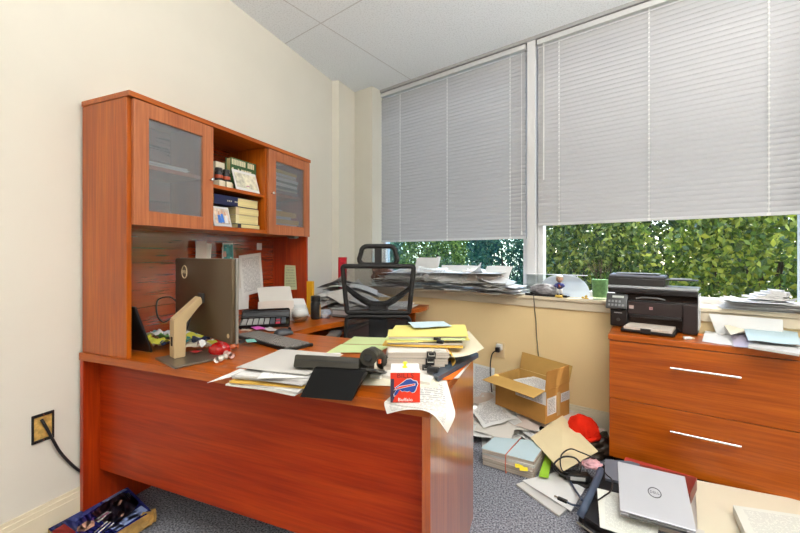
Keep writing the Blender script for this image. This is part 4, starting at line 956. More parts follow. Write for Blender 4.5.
patch('emblem_streak', red_m, [(.12,.44),(.31,.545),(.82,.64),(.82,.60),(.58,.55),(.30,.48)], 4)
text('BILLS', .019, dkr, ff, 'lettering', (0, -.0018, hc*.885), (rad(90), 0, 0), sx=1.15); text('Buffalo', .013, whi, ff, 'lettering', (0, -.0018, hc*.09), (rad(90), 0, 0), sx=1.2)
tagm = mat('tag_yellow', (.75, .72, .03), .4)
pt_ = T('push_pin', 'small yellow push pin standing on the white top of the memo cube', 'pin', (cu.location.x + .045*math.sin(-ca) , cu.location.y + .045*math.cos(ca), cu.location.z + hc), 0)
MB().lathe([(0,0),(.008,0),(.008,.002),(.004,.004),(.004,.010),(.007,.013),(.006,.016),(0,.017)], 14).build('pin_head', tagm, pt_, smooth='auto')

# ================================================================== CHAIR
CX, CYY = .929, 1.10; ca_ = math.atan2(.35, .94) * 1.0
ch = T('office_chair', 'black mesh office chair with headrest standing behind the desk', 'chair', (CX, CYY, 0), ca_)
# local: chair faces -y, back plane at y = 0
fm = mat('chair_frame_black', (.018, .017, .017), .5, .35)
def rloop(pts, n=5): return smooth_path([Vector(p) for p in pts], n)
def rounded(w0, w1, z0, z1, y, r, k=5):
    out = []
    cs = [(-w0+r, z0+r, 180), (w0-r, z0+r, 270), (w1-r, z1-r, 0), (-w1+r, z1-r, 90)]
    for cx, cz, a0 in cs:
        for i in range(k+1): a = rad(a0 + 90*i/k); out.append(Vector((cx + r*math.cos(a), y, cz + r*math.sin(a))))
    return out
lo_ = rounded(.193, .219, .818, 1.103, 0, .014); MB().loop(lo_, .0145, 8).build('back_frame', fm, ch, smooth=True)
def panel(pts, th=.002):
    mb = MB(); vs = [mb.bm.verts.new(p) for p in pts]; f = mb.bm.faces.new(vs); bmesh.ops.solidify(mb.bm, geom=[f], thickness=th); return mb
panel(rounded(.19, .217, .82, 1.10, -.006, .025)).build('back_mesh', chair_mesh, ch)
# Y-shaped yoke behind the mesh
for s in (-1, 1):
    MB().tube(smooth_path([(s*.203, .010, .975), (s*.15, .020, .930), (s*.10, .028, .895), (s*.05, .034, .868), (0, .034, .862)], 5), [.015]*5+[.018]*5+[.021]*5+[.022]*6, 8).build('yoke_arm', fm, ch, smooth=True)
B('yoke_block', fm, ch, -.062, .062, .016, .045, .806, .884, .014)
mb = MB().loop(rounded(.205, .195, .50, .795, -.005, .03), .012, 8).build('lower_frame', fm, ch, smooth=True)
panel(rounded(.20, .19, .505, .79, -.008, .03)).build('lower_mesh', chair_mesh_dense, ch)
B('lumbar_strip', fm, ch, -.055, .055, -.006, .008, .51, .805, .003)
MB().tube(smooth_path([(0, .04, .84), (0, .055, .65), (0, .045, .50), (0, -.03, .425), (0, -.18, .415)], 5), .022, 8).build('back_spine', fm, ch, smooth=True)
mb = MB().loop(rounded(.118, .105, 1.112, 1.226, .012, .035), .0145, 8); hr = mb.build('headrest_frame', fm, ch, smooth=True)
panel(rounded(.115, .102, 1.115, 1.223, .010, .035)).build('headrest_mesh', chair_mesh, ch)
B('headrest_bracket', fm, ch, -.022, .022, .004, .026, 1.09, 1.226, .004)
mb = MB(); mb.box(-.24, .24, -.52, -.05, .43, .49, bev=.02); mb.build('seat', mat('seat_fabric_black', (.02,.02,.022), .9), ch, smooth='auto')
for s in (-1, 1):
    MB().tube(smooth_path([(s*.20, -.20, .425), (s*.25, -.16, .44), (s*.262, -.12, .55), (s*.262, -.10, .671)], 4), .016, 8).build('arm_post', fm, ch, smooth=True)
    MB().box(s*.262-.036, s*.262+.036, -.20, .03, .672, .704, bev=.012).build('arm_pad', mat('arm_pad_grey', (.10,.10,.095), .55), ch, smooth='auto')
MB().lathe([(0,.10),(.025,.10),(.025,.30),(.018,.301),(.018,.42),(.06,.421),(.06,.429),(0,.429)], 16, Matrix.Translation((0,-.27,0))).build('gas_column', dark_grey, ch, smooth='auto')
for k in range(5):
    a = rad(72*k+90); c, s = math.cos(a), math.sin(a)
    lg_ = MB().tube([(.02*c, -.27+.02*s, .115), (.15*c, -.27+.15*s, .10), (.29*c, -.27+.29*s, .068)], [.03, .024, .017], 8).build('base_leg', fm, ch, smooth=True)
    MB().lathe([(0,-.02),(.024,-.02),(.027,-.012),(.027,.012),(.024,.02),(0,.02)], 14, Matrix.Translation((.29*c, -.27+.29*s, .0275)) @ Matrix.Rotation(a, 4, 'Z') @ Matrix.Rotation(rad(90), 4, 'X')).build('caster', black_plastic, lg_, smooth='auto')

# ================================================================== WINDOW SILL
SZ = .881
hz = lambda u, n: (.105 if u > .1 else .13)*max(.12, 1 - ((u-.42)/.66)**4)*max(0.15, 1-((n-2.40)/.19)**2)*(1+.18*noise.noise((u*5, n*5, 0)))
cl = lambda v, hi: v if v < hi else hi + (v-hi)*.02
fitw = lambda u, n: (-cl(-u, .29), cl(n, 2.397))
pile('loose_paper', 'sheet in the long untidy heap of papers on the left part of the window sill', 'papers heaped on the left of the window sill', 74,
     lambda k: (R.uniform(-.18, 1.02), R.uniform(2.265, 2.31)), hz, SZ, [pw, po, pwt, pw, ppk, pw, pw, pg, pw], rz0=1.57, rj=.6, curl=.05, frame='win', fit=fitw, rough=.010)
pile('loose_paper', 'bright white sheet on top of the papers on the left of the window sill', 'white top sheets on the window sill', 12,
     lambda k: (-.05 + k*.085, R.uniform(2.29, 2.32)), lambda u, n: .014, SZ+.125, [pw, pw], rz0=1.57, rj=.45, curl=.10, frame='win', fit=lambda u, n: (u, cl(n, 2.397)))
# sheets standing up at the back of the heap
def stand(px0, py0, px1, py1, n, label, m=pw, skew=0, tilt=.05):
    a = PN(px0, py1, n); b_ = PN(px1, py1, n); z0 = a.z; z1 = PN((px0+px1)/2, py0, n).z
    c4 = [W(a.x, n, z0), W(b_.x, n, z0), W(b_.x+skew, n+tilt, z1), W(a.x+skew, n+tilt, z1)]
    return quad('leaning_paper', c4, m, label, 'paper', bend=.008, wav=.004)
stand(414, 258, 434, 275, 2.34, 'grey-white sheet standing upright on the sill papers beside the chair', m=pw)
stand(433, 257, 437, 276, 2.345, 'narrow white sheet edge standing right of the upright sheet on the sill', skew=.01)
stand(441, 266, 480, 278, 2.33, 'white sheet propped with a peaked corner in the middle of the sill papers', skew=-.02)
stand(482, 266.5, 508, 278, 2.33, 'white sheet propped up at the right of the sill papers', skew=.02)
quad('loose_paper', [W(PN(424,290,2.27).x, 2.25, .975), W(PN(449,288,2.27).x, 2.26, .955), W(PN(440,280,2.30).x, 2.34, 1.0), W(PN(414,280,2.30).x, 2.33, 1.0)], pw, 'white sheet drooping over the sill edge right of the chair', bend=.012)
q0 = PN(489, 295, 2.27).x; q1 = PN(523, 295, 2.27).x
quad('loose_paper', [W(q0, 2.245, SZ+.008), W(q1, 2.245, SZ+.008), W(q1+.0, 2.39, SZ+.010), W(q0+.02, 2.39, SZ+.012)], pw, 'clean white sheet lying at the right end of the sill papers', wav=.002)
# wrinkled bags seen through the chair mesh
bg = T('plastic_bag', 'wrinkled brown plastic bag on the sill behind the chair back', 'bag', W(PN(380, 290, 2.33).x+.06, 2.275, SZ), PHI)
mb = MB(); bmesh.ops.create_icosphere(mb.bm, subdivisions=4, radius=1)
for v in mb.bm.verts:
    d = 1 + .30*noise.noise(v.co*2.6) + .10*noise.noise(v.co*8); v.co = Vector((v.co.x*.13*d, v.co.y*.06*d, max(0, .10 + v.co.z*.11*d)))
o = mb.build('bag_body', mat('bag_brown', (.20, .075, .045), .3, var=.5, vscale=9), bg, smooth=True); o.location.y = .02
# black tray, grey stone, clear box, bobblehead
u0, u1 = PN(524, 293, 2.30).x, PN(565, 293, 2.30).x
ty = T('tray', 'low black tray on the sill under the rolled grey papers', 'tray', W((u0+u1)/2+.02, 2.315, SZ), PHI); hw_ = (u1-u0)/2
B('tray_floor', black_plastic, ty, -hw_, hw_, -.045, .055, 0, .006, .002); 
for nm, a in (('tray_rim', (-hw_, hw_, -.047, -.0455, 0, .016)), ('tray_rim', (-hw_, hw_, .0555, .057, 0, .016))): B(nm, black_plastic, ty, *a, 0)
u0, u1 = PN(530, 290, 2.31).x, PN(557, 290, 2.31).x
mb = MB(); bmesh.ops.create_icosphere(mb.bm, subdivisions=4, radius=1); uc = (u0+u1)/2
for v in mb.bm.verts:
    d = 1 + .18*noise.noise(v.co*3) + .08*noise.noise(v.co*9); v.co = Vector((v.co.x*(u1-u0)/2*d, v.co.y*.035*d, max(0, .036 + v.co.z*.042*d)))
o = tag(mb.build('rock', mat('rock_grey', (.34, .33, .35), .8, var=.6, vscale=18, bump=.5, bscale=60), smooth=True), 'lumpy grey rock on the black tray on the sill, beside the window post', 'rock'); o.location = W(uc, 2.32, SZ+.0065); o.rotation_euler.z = PHI
u0, u1 = PN(527, 285, 2.37).x, PN(587, 285, 2.37).x
ab = T('display_case', 'clear acrylic display case on the sill behind the figurine', 'case', W((u0+u1)/2, 2.372, SZ), PHI); hw_ = (u1-u0)/2; hh = PN(556, 275, 2.36).z-SZ
for a in ((-hw_, hw_, -.012, -.0095), (-hw_, hw_, .0175, .020)): B('case_wall', acrylic, ab, *a, 0, hh, 0)
for a in ((-hw_, -hw_+.0025, -.009, .017), (hw_-.0025, hw_, -.009, .017)): B('case_end', acrylic, ab, *a, 0, hh, 0)
B('case_rim', frame_white, ab, -hw_, hw_, -.0125, .0205, hh+.0003, hh+.0035, 0)
# white arched card behind
u0, u1 = PN(541, 290, 2.335).x, PN(590, 290, 2.335).x; zt = PN(565, 274.5, 2.34).z - SZ
pts = [(u1-u0, 0), (0, 0), (0, zt*.35)] + [((u1-u0)*(.5 - .5*math.cos(a)), zt*(.35 + .65*math.sin(a)**.8) if a < 1.7 else zt*(max(0, math.sin(a))**.8)) for a in [i*math.pi/14 for i in range(1, 14)]]
mb = MB(); vs = [mb.bm.verts.new((x, .0 + z*.05, z)) for x, z in pts]; f = mb.bm.faces.new(vs); bmesh.ops.solidify(mb.bm, geom=[f], thickness=.004)
o = tag(mb.build('arched_card', mat('card_white_blue', (.78, .82, .86), .5)), 'white arched plastic sheet standing on the sill behind the figurine', 'card'); o.location = W(u0, 2.342, SZ+.001); o.rotation_euler.z = PHI
# figurine
q = PN(559.5, 296, 2.285); fg = T('bobblehead', 'football player figurine in blue shirt on gold base standing on the sill', 'figurine', W(q.x, 2.288, SZ), PHI)
skin = mat('figurine_skin', (.60, .33, .20), .5); jer = mat('figurine_blue', (.04, .05, .22), .4); fwh = mat('figurine_white', (.75, .73, .70), .4)
MB().lathe([(0,0),(.033,0),(.034,.006),(.030,.014),(.026,.016),(0,.016)], 22).build('base', gold, fg, smooth='auto')
for s in (-1, 1):
    l_ = MB().tube([(s*.010, 0, .0162), (s*.011, 0, .035), (s*.009, 0, .058)], [.007, .0085, .010], 8).build('leg', fwh, fg, smooth=True)
    MB().box(s*.011-.007, s*.011+.007, -.016, .008, .0163, .0245, bev=.003).build('shoe', black_plastic, l_)
mb = MB().lathe([(0,.055),(.017,.056),(.019,.068),(.024,.086),(.020,.096),(.008,.100),(0,.100)], 16, sq=(1, .65)); mb.build('jersey', jer, fg, smooth=True)
for s in (-1, 1): MB().tube([(s*.020, 0, .090), (s*.029, -.004, .078), (s*.022, -.014, .070)], [.008, .007, .006], 8).build('arm', jer, fg, smooth=True)
MB().lathe([(0,-.01),(.005,-.008),(.008,0),(.005,.008),(0,.01)], 10, Matrix.Translation((.006, -.020, .072)) @ Matrix.Rotation(rad(90), 4, 'Y')).build('football', mat('figurine_brown', (.22,.08,.03), .5), fg, smooth=True)
MB().box(-.004, .004, -.0165, -.0155, .074, .088).build('shirt_number', mat('figurine_red', (.55,.03,.03), .5), fg)
mb = MB(); bmesh.ops.create_uvsphere(mb.bm, u_segments=18, v_segments=12, radius=1)
for v in mb.bm.verts: v.co = Vector((v.co.x*.021, v.co.y*.021, v.co.z*.024)) + Vector((0, -.002, .124))
hd = mb.build('head', skin, fg, smooth=True)
mb = MB(); bmesh.ops.create_uvsphere(mb.bm, u_segments=20, v_segments=14, radius=1)
bmesh.ops.delete(mb.bm, geom=[v for v in mb.bm.verts if v.co.y < -.25 and v.co.z < .42], context='VERTS')
for v in mb.bm.verts: v.co = Vector((v.co.x*.026, v.co.y*.026, v.co.z*.027)) + Vector((0, 0, .128))
mb.build('helmet', mat('helmet_ivory', (.72, .66, .55), .3), hd, smooth=True)
for s in (-1, 1): MB().box(s*.008-.0025, s*.008+.0025, -.0235, -.0215, .126, .130).build('eye', black_plastic, hd)
MB().tube(smooth_path([(-.021,-.012,.117), (-.012,-.027,.115), (.012,-.027,.115), (.021,-.012,.117)], 4), .0013, 5).build('face_guard', mat('guard_grey', (.3,.3,.32), .4), hd)
q = PN(586, 296, 2.285)
tr = T('trinket', 'little gold trinket on the sill left of the green glass vase', 'trinket', W(q.x, 2.288, SZ), PHI)
MB().lathe([(0,0),(.016,0),(.016,.004),(.006,.008),(.010,.016),(.004,.024),(0,.026)], 14).build('foot', gold, tr, smooth=True); MB().lathe([(0,0),(.008,.002),(.009,.010),(0,.016)], 12, Matrix.Translation((-.02, 0, 0))).build('bead', gold, tr, smooth=True)
q0, q1 = PN(588.5, 296, 2.30), PN(606, 296, 2.30); rv = (q1.x-q0.x)/2
vz = T('glass_vase', 'pale green glass vase with dry stems on the sill left of the printer', 'vase', W((q0.x+q1.x)/2+.012, 2.325, SZ), PHI)
MB().lathe([(0,.001),(rv*.80,.001),(rv*.86,.01),(rv*1.08,.175),(rv*1.03,.175),(rv*.82,.014),(0,.012)], 26).build('glass_body', green_glass, vz, smooth='auto')
MB().lathe([(0,.0125),(rv*.80,.0145),(rv*.96,.130),(0,.130)], 20).build('filling', mat('vase_moss_green', (.42, .56, .36), .7, var=.25, vscale=40), vz, smooth='auto')
mb = MB()
for i in range(9):
    a = R.uniform(0, 6.28); k = R.uniform(.02, .09); mb.tube(smooth_path([(.01*math.cos(a), .01*math.sin(a), .12), (.6*k*math.cos(a), .3*k*math.sin(a), .19), (1.1*k*math.cos(a+.3), .4*k*math.sin(a+.3), .19+R.uniform(.02, .10))], 3), .0016, 5)
mb.build('dry_stems', mat('dry_stem', (.12, .08, .06), .9), vz)
# wire from the sill down to the box
cord('wire', [W(PN(533.5,292,2.30).x, 2.33, SZ+.004), W(PN(534,296,2.255).x, 2.25, SZ+.002), W(PN(534.5,310,2.268).x, 2.268, .79), W(PN(536,325,2.285).x, 2.284, .70), W(PN(536,340,2.285).x+.005, 2.282, .60), W(PN(539,355,2.285).x, 2.28, .42)], .0028, 'thin dark wire hanging from the sill down behind the cardboard box')
# outlet with plug under the window
q = PN(500.5, 350, 2.293); ot = T('wall_outlet', 'white wall outlet with a plugged-in cord under the window', 'outlet', W(q.x, 2.2925, q.z), PHI)
B('plate', mat('plate_tan', srgb(229, 203, 158), .5), ot, -.035, .035, -.006, 0, -.057, .057, .002); B('plug_adapter', white_plastic, ot, -.022, .022, -.036, -.0062, .005, .05, .004); B('plug', black_plastic, ot, -.016, .016, -.066, -.0362, -.005, .030, .004)
cord('plug_cord', [W(q.x-.005, 2.235, q.z+.01), W(q.x-.04, 2.225, q.z-.03), W(q.x-.055, 2.23, q.z-.15), W(q.x-.04, 2.23, q.z-.33), W(q.x-.02, 2.22, q.z-.45)], .0045, 'black power cord drooping from the outlet under the window')
# papers on the right of the sill
q0, q1 = PN(727, 310, 2.30).x, PN(797, 310, 2.30).x
hz2 = lambda u, n: .020
pile('loose_paper', 'white sheet in the sunlit papers at the right end of the window sill', 'papers at the right of the window sill', 16, lambda k: (q0 + .10 + (q1-q0-.2)*R.random(), R.uniform(2.33, 2.36)), lambda u, n: .035, SZ, [pw, pwt, pw], rz0=1.57, rj=.12, curl=.03, frame='win', fit=lambda u, n: (cl(u, 2.6), cl(n, 2.397)))
for k in range(5):
    j1, j2 = R.uniform(-.02, .02), R.uniform(-.015, .015); zt = SZ+.058+.0095*(k+1)
    slab('paper_sheaf', [W(q0+.10+j1+.02*k, 2.275+j2, zt+.004), W(q1-.05+j1, 2.270+j2, zt), W(q1-.02+j1, 2.385+j2*.4, zt), W(q0+.08+j2+.02*k, 2.385+j2*.4, zt+.004)], .009, sw, 'white sheaf in the thick stack at the right end of the window sill', 'papers', 'stack of sheaves at the right of the window sill')

# ================================================================== FILE CABINET, PRINTER
FR = rad(-12.0); fo_ = Vector((2.207, 1.340, 0)); fc = T('filing_cabinet', 'cherry two-drawer lateral filing cabinet under the right window', 'filing cabinet', fo_, FR)
FW, FD, FT = .84, .285, .743
B('top', wood_x, fc, -.003, FW+.003, -.004, FD, .713, FT, .002); B('carcass', wood_z, fc, 0, FW, .022, FD, .075, .7125, .001); B('plinth', dark_gap, fc, .02, FW-.02, .05, FD-.01, 0, .0748, 0)
for z0, z1, hz_ in ((.399, .7085, .610), (.079, .3955, .293)):
    d = B('drawer', wood_x, fc, .002, FW-.002, .0, .0215, z0, z1, .0015)
    MB().tube([(.270, -.028, hz_), (.535, -.028, hz_)], .0058, 10).build('handle', chrome, d, smooth='auto')
    for x in (.300, .505): MB().tube([(x, -.028, hz_), (x, -.0005, hz_)], .0042, 8).build('handle_post', chrome, d, smooth='auto')
q = P(609.4, 326, FT); q2 = P(697, 336, FT)
PA = math.atan2((q2-q).y, (q2-q).x); PWD = (q2-q).length; pr = T('laser_printer', 'black multifunction laser printer on the filing cabinet', 'printer', (q.x+.004, q.y-.006, FT+.0005), PA)
pbk = mat('printer_black', (.016,.014,.015), .3); pbr = mat('printer_brown_black', (.030,.020,.020), .3); plg = mat('printer_light_grey', (.62,.64,.66), .3)
DP = .165; s_ = PWD/.435
def pbx(name, m, x0, x1, y0, y1, z0, z1, bev=.003, par=None): return B(name, m, par or pr, x0*s_, x1*s_, y0, y1, z0*s_, z1*s_, bev)
pbx('rear_body', pbk, .02, .432, .10, DP, .008, .215, .004)
pbx('side_panel', plg, .4325, .437, .008, DP, .030, .225, .001)
pbx('front_lower', pbr, .095, .365, .0, .099, .090, .168, .004)
pbx('front_column', pbr, .3655, .432, -.002, .099, .004, .168, .004)
pbx('left_column', pbk, .0, .0945, -.004, .099, .006, .115, .006)
pbx('paper_bay', dark_gap, .0955, .365, .035, .099, .004, .0895, 0)
for px_, w_ in (('front_rail', 0),): pbx('front_rail', pbk, .10, .36, .0, .03, .072, .0895, .002)
MB().lathe([(0,0),(.010,0),(.010,.003),(0,.003)], 18, Matrix.Translation((.045*s_, -.0045, .048*s_)) @ Matrix.Rotation(rad(90), 4, 'X')).build('round_badge', mat('badge_grey', (.07,.075,.07), .3), pr)
pbx('brand_strip', mat('badge_pale', (.45,.45,.45), .4), .022, .066, -.0047, -.0042, .088, .093, 0)
# input tray slides out toward the cabinet front
tr_ = pbx('paper_tray', pbk, .085, .345, -.145, .034, .006, .020, .003)
B('tray_paper', mat('tray_paper', (.62,.55,.48), .7), tr_, .10*s_, .33*s_, -.138, .033, .0205*s_, .034*s_, .001)
pbx('tray_clip', pbk, .185, .235, -.150, -.1455, .004, .034, .002, tr_)
# output gap with rollers, then scanner
pbx('output_gap', dark_gap, .02, .43, .03, .0995, .1685, .2145, 0)
pbx('output_lip', pbk, .10, .43, -.002, .028, .1685, .176, .003)
mb = MB().tube([(.14*s_, .0, .186*s_), (.17*s_, -.004, .195*s_), (.25*s_, -.004, .195*s_), (.285*s_, .0, .186*s_)], .005, 6); mb.build('output_guide', mat('guide_grey2', (.16,.16,.16), .4), pr)
pbx('scanner_front', pbk, -.01, .434, -.012, .029, .215, .245, .005)
pbx('scanner_lid', mat('printer_top_sheen', (.40,.42,.44), .28), -.012, .436, -.010, DP, .2455, .262, .005)  # bright reflection on the top faces put into this grey
adf = MB(); prof = [(.0, .0), (.0, .045), (.02, .062), (.10, .070), (.155, .060), (.165, .0)]
a = [adf.bm.verts.new((-.012*s_, y, .2625*s_+z)) for y, z in prof]; b_ = [adf.bm.verts.new((.285*s_, y, .2625*s_+z*.93)) for y, z in prof]; adf.bm.faces.new(a); adf.bm.faces.new(list(reversed(b_)))
for i in range(len(prof)): adf.bm.faces.new((a[i], a[(i+1)%len(prof)], b_[(i+1)%len(prof)], b_[i]))
bmesh.ops.bevel(adf.bm, geom=list(adf.bm.edges), offset=.006, segments=2, affect='EDGES')
ad_ = adf.build('document_feeder', mat('printer_black_grey', (.035,.033,.033), .35), pr, smooth='auto')
MB().box(.02*s_, .25*s_, .045, .13, .333*s_, .337*s_, bev=.001).build('feeder_cover', mat('printer_top_sheen', (.40,.42,.44), .28), ad_)
MB().box(.26*s_, .43*s_, .03, .12, .300*s_, .306*s_, M=None, bev=.002).build('feeder_tray', dark_grey, ad_)
MB().box(.30*s_, .40*s_, .05, .10, .3065*s_, .312*s_, bev=.001).build('tray_wing', mat('printer_top_sheen', (.40,.42,.44), .28), ad_)
# tilted control panel
Mc = Matrix.Translation((-.022*s_, -.030, .120*s_)) @ Matrix.Rotation(rad(-22), 4, 'X')
cp = MB().box(0, .118*s_, 0, .024, 0, .098*s_, Mc, .006).build('control_panel', mat('panel_grey', (.07,.072,.075), .35), pr, smooth='auto')
MB().box(.035*s_, .098*s_, -.0008, -.0002, .068*s_, .082*s_, Mc).build('display', mat('lcd_pale', (.62,.66,.62), .2), cp)
for i in range(9): 
    x = .014 + (i % 5)*.019; z = .014 + (i//5)*.024; MB().box(x*s_, (x+.012)*s_, -.0012, -.0002, z*s_, (z+.014)*s_, Mc).build('button', mat('button_grey', (.24,.25,.26), .4), cp)
lgm = mat('logo_pink', (.62,.34,.34), .4); sq = pbx('logo_plate', lgm, .206, .224, -.0006, -.0001, .124, .141, 0); text('hp', .011, pbr, sq, 'logo_text', (.215*s_, -.0008, .133*s_), (rad(90), 0, rad(0)))
pbx('sticker', mat('sticker_pale', (.5,.40,.38), .5), .103, .127, -.0006, -.0001, .122, .142, 0)
pbx('foot', black_plastic, .405, .431, .11, .16, -.0003, .0078, .001)
q = P(692, 338.5, FT+.008); wt = T('usb_adapter', 'small white plastic cap on the cabinet at the front of the printer', 'cap', (q.x-.01, q.y+.012, FT+.0005), .3)
B('cap_body', white_plastic, wt, -.025, .012, -.009, .009, 0, .014, .004); B('cap_tip', mat('tip_tan', (.62,.5,.35), .5), wt, .0122, .026, -.006, .006, 0, .010, .003)
# papers on top of the cabinet
def cp4(pts, z): return [P(x, y, z if not isinstance(z, (list, tuple)) else z[i]) for i, (x, y) in enumerate(pts)]
quad('loose_paper', cp4([(702, 341.5), (738, 346.5), (732, 331), (706, 328)], FT+.002), pw, 'white sheet in the sun on the cabinet right of the printer', wav=.001)
quad('loose_paper', cp4([(734, 347), (764, 349), (757, 334), (728, 326)], [FT+.004, FT+.004, FT+.012, FT+.02]), pli, 'lilac-shaded sheet under the angled papers on the cabinet', wav=.003)
quad('loose_paper', cp4([(731, 335), (759, 328.5), (752, 326), (724, 325.5)], [FT+.042, FT+.03, FT+.036, FT+.055]), pcl, 'cream edged folded sheet at the left of the cabinet papers', wav=.002)
slab('paper_sheaf', cp4([(748, 346), (799, 354), (806, 338), (752, 334)], FT+.022), .010, sw, 'lower white sheaf at the right end of the cabinet top', 'papers')
quad('loose_paper', cp4([(748, 341), (800, 345.5), (797, 330), (744, 329.5)], [FT+.036, FT+.034, FT+.040, FT+.04]), pb, 'pale blue-white sheet on top of the papers at the right end of the cabinet', wav=.004)
# sheet leaning against the wall under the sill, right of the printer
c0 = PN(716, 330, 2.25); c1 = PN(783, 328, 2.25)
quad('leaning_paper', [W(c0.x, 2.225, FT+.003), W(c1.x, 2.235, FT+.003), W(c1.x+.0, 2.257, .845), W(c0.x-.03, 2.257, .848)], pw, 'large white sheet leaning on the wall between cabinet and sill', 'paper', bend=.006)

# ================================================================== FLOOR, LEFT
q = PX(42.5, 427, 0); 
wo = T('wall_box', 'open electrical wall box with amber inside and black rim on the left wall', 'electrical box', (0.0005, q.y, q.z))
w_, h_ = .036, .057
amb = mat('box_amber', (.62, .38, .10), .6, var=.35, vscale=60)
B('box_back', amb, wo, .0, .002, -w_+.006, w_-.006, -h_+.010, h_-.010, 0)
for a in ((-w_, -w_+.0065, -h_, h_), (w_-.0065, w_, -h_, h_)): B('rim_side', black_plastic, wo, 0, .007, *a, .001)
for a in ((-w_+.0066, w_-.0066, -h_, -h_+.011), (-w_+.0066, w_-.0066, h_-.011, h_)): 
    o = B('rim_end', black_plastic, wo, 0, .007, *a, .001)
    MB().lathe([(0,0),(.0035,0),(.003,.0015),(0,.0015)], 10, Matrix.Translation((.0072, 0, (a[2]+a[3])/2)) @ Matrix.Rotation(rad(90), 4, 'Y')).build('screw', chrome, o)
cord('wall_cable', [(.006, q.y-.006, q.z+.035), (.018, q.y+.004, q.z), PX(53, 440, .022), PX(60, 452, .02), PX(69, 462, .018), PX(78.5, 470, .016), PX(92, 477, .014)], .0055, 'black cable running from the open wall box to behind the desk')
bkc = cp4([(48, 529), (127, 486.5), (152, 511.5), (78, 556)], .062)
bt = T('boxed_set', 'glossy blue boxed set with a suited figure lying on the carpet by the desk', 'box', (0, 0, 0))
slab('sleeve', bkc, .056, mat('kraft_edge', (.50, .30, .09), .6, var=.35, vscale=30), parent=bt, bev=0)
cvb = mat('cover_blue', (.02, .03, .20), .22, var=.5, vscale=9)
A_, B_, C_, D_ = bkc
def bil(u, v, dz=0): return (A_*(1-u)+B_*u)*(1-v) + (D_*(1-u)+C_*u)*v + Vector((0, 0, dz))
def cover(name, m_, uv, lay):
    mb = MB(); vs = [mb.bm.verts.new(bil(u, v, .0006+lay*.0004)) for u, v in uv]; f = mb.bm.faces.new(vs); bmesh.ops.solidify(mb.bm, geom=[f], thickness=.0003); return mb.build(name, m_, bt)
cover('cover', cvb, [(0,0),(1,0),(1,1),(0,1)], 0)
cover('cover_patch', mat('cover_pale_blue', (.30,.40,.75), .25), [(.62,.02),(.93,.0),(.97,.10),(.66,.16)], 1); cover('cover_patch', mat('cover_pale_blue', (.30,.40,.75), .25), [(.45,.80),(.95,.72),(.97,.92),(.5,.97)], 1)
cover('cover_patch', mat('cover_mid_blue', (.08,.12,.50), .25), [(.2,.0),(.6,.0),(.6,.12),(.25,.2)], 1)
cover('suit_patch', mat('cover_suit', (.012,.012,.022), .3), [(.44,.22),(.62,.12),(.90,.10),(.96,.30),(.96,.62),(.80,.76),(.60,.80),(.46,.64)], 2)
skn = mat('cover_skin', (.62,.36,.28), .35)
cover('hand_patch', skn, [(.70,.28),(.80,.24),(.82,.32),(.76,.40),(.70,.38)], 3); cover('hand_patch', skn, [(.64,.60),(.72,.56),(.74,.64),(.68,.72),(.62,.70)], 3)
cover('face_patch', skn, [(.22,.36),(.34,.34),(.40,.44),(.36,.56),(.24,.56),(.18,.46)], 3); cover('shirt_patch', pw, [(.40,.42),(.58,.38),(.62,.46),(.42,.54)], 3); cover('tie_patch', mat('cover_pink', (.65,.15,.35), .3), [(.40,.46),(.58,.42),(.59,.44),(.41,.50)], 4)
cover('red_panel', mat('cover_red', (.62,.03,.03), .3), [(.0,.12),(.15,.10),(.17,.46),(.0,.50)], 2); ty_ = mat('cover_yellow', (.75,.55,.03), .35)
for i in range(4): cover('title_stroke', ty_, [(.10+.075*i*.55,.66+.08*i*.6),(.145+.075*i*.55,.62+.08*i*.6),(.205+.075*i*.55,.84+.06*i*.5),(.165+.075*i*.55,.90+.05*i*.4)], 3)
for i in range(3): cover('caption_stroke', pw, [(.30+.03*i,.70+.06*i),(.50+.02*i,.62+.06*i),(.505+.02*i,.645+.06*i),(.305+.03*i,.725+.06*i)], 3)
for i in range(4): cover('badge_stroke', pw, [(.91+.012*i,.20),(.916+.012*i,.20),(.906+.012*i,.34),(.900+.012*i,.34)], 3)
q = P(152, 516, .03); mb = MB().lathe([(.028,0),(.014,.012),(.008,.022),(.016,.036),(.03,.05)], 9)
for v in mb.bm.verts: v.co += Vector((noise.noise(v.co*60), noise.noise(v.co*60+Vector((3,0,0))), 0))*.016
f = mb.build('torn_flap', mat('kraft_edge', (.50, .30, .09), .6), bt, rot=(rad(70), 0, .6)); f.location = (bil(1.0,.85)+Vector((.025,-.0,-.028)))

# ================================================================== CARDBOARD BOX AND FLOOR, RIGHT
# papers under and around the box
fitb = lambda x, y: ((x, y) if Vector((x, y, 0)).dot(N) < 2.265 else (x-(Vector((x, y, 0)).dot(N)-2.265)*N.x, y-(Vector((x, y, 0)).dot(N)-2.265)*N.y))
def hfl(x, y):
    return .085*max(.10, 1-((x-1.78)/.55)**4)*max(.12, 1-((y-1.72)/.45)**4)
fspots = [(1.45,1.85),(1.35,1.75),(1.55,1.65),(1.62,1.80),(1.40,1.60),(1.75,1.55),(1.85,1.70),(1.60,1.50),(1.50,1.95),(1.30,1.90),(1.68,1.62),(1.95,1.70),(2.05,1.62),(1.78,1.78),(1.90,1.85),(1.48,1.74),(1.66,1.92),(1.82,1.62),(1.56,1.56),(1.70,1.72)]
pile('floor_paper', 'loose sheet in the litter of papers around and under the cardboard box', 'papers littering the floor by the box', 60, lambda k: (fspots[k % 20][0]+R.uniform(-.06,.06), fspots[k % 20][1]+R.uniform(-.06,.04)), hfl, .002, [po, pwt, pw, pot, ppk, po], size=(.22, .29), rz0=.3, rj=1.2, curl=.05, fit=fitb, rough=.009)
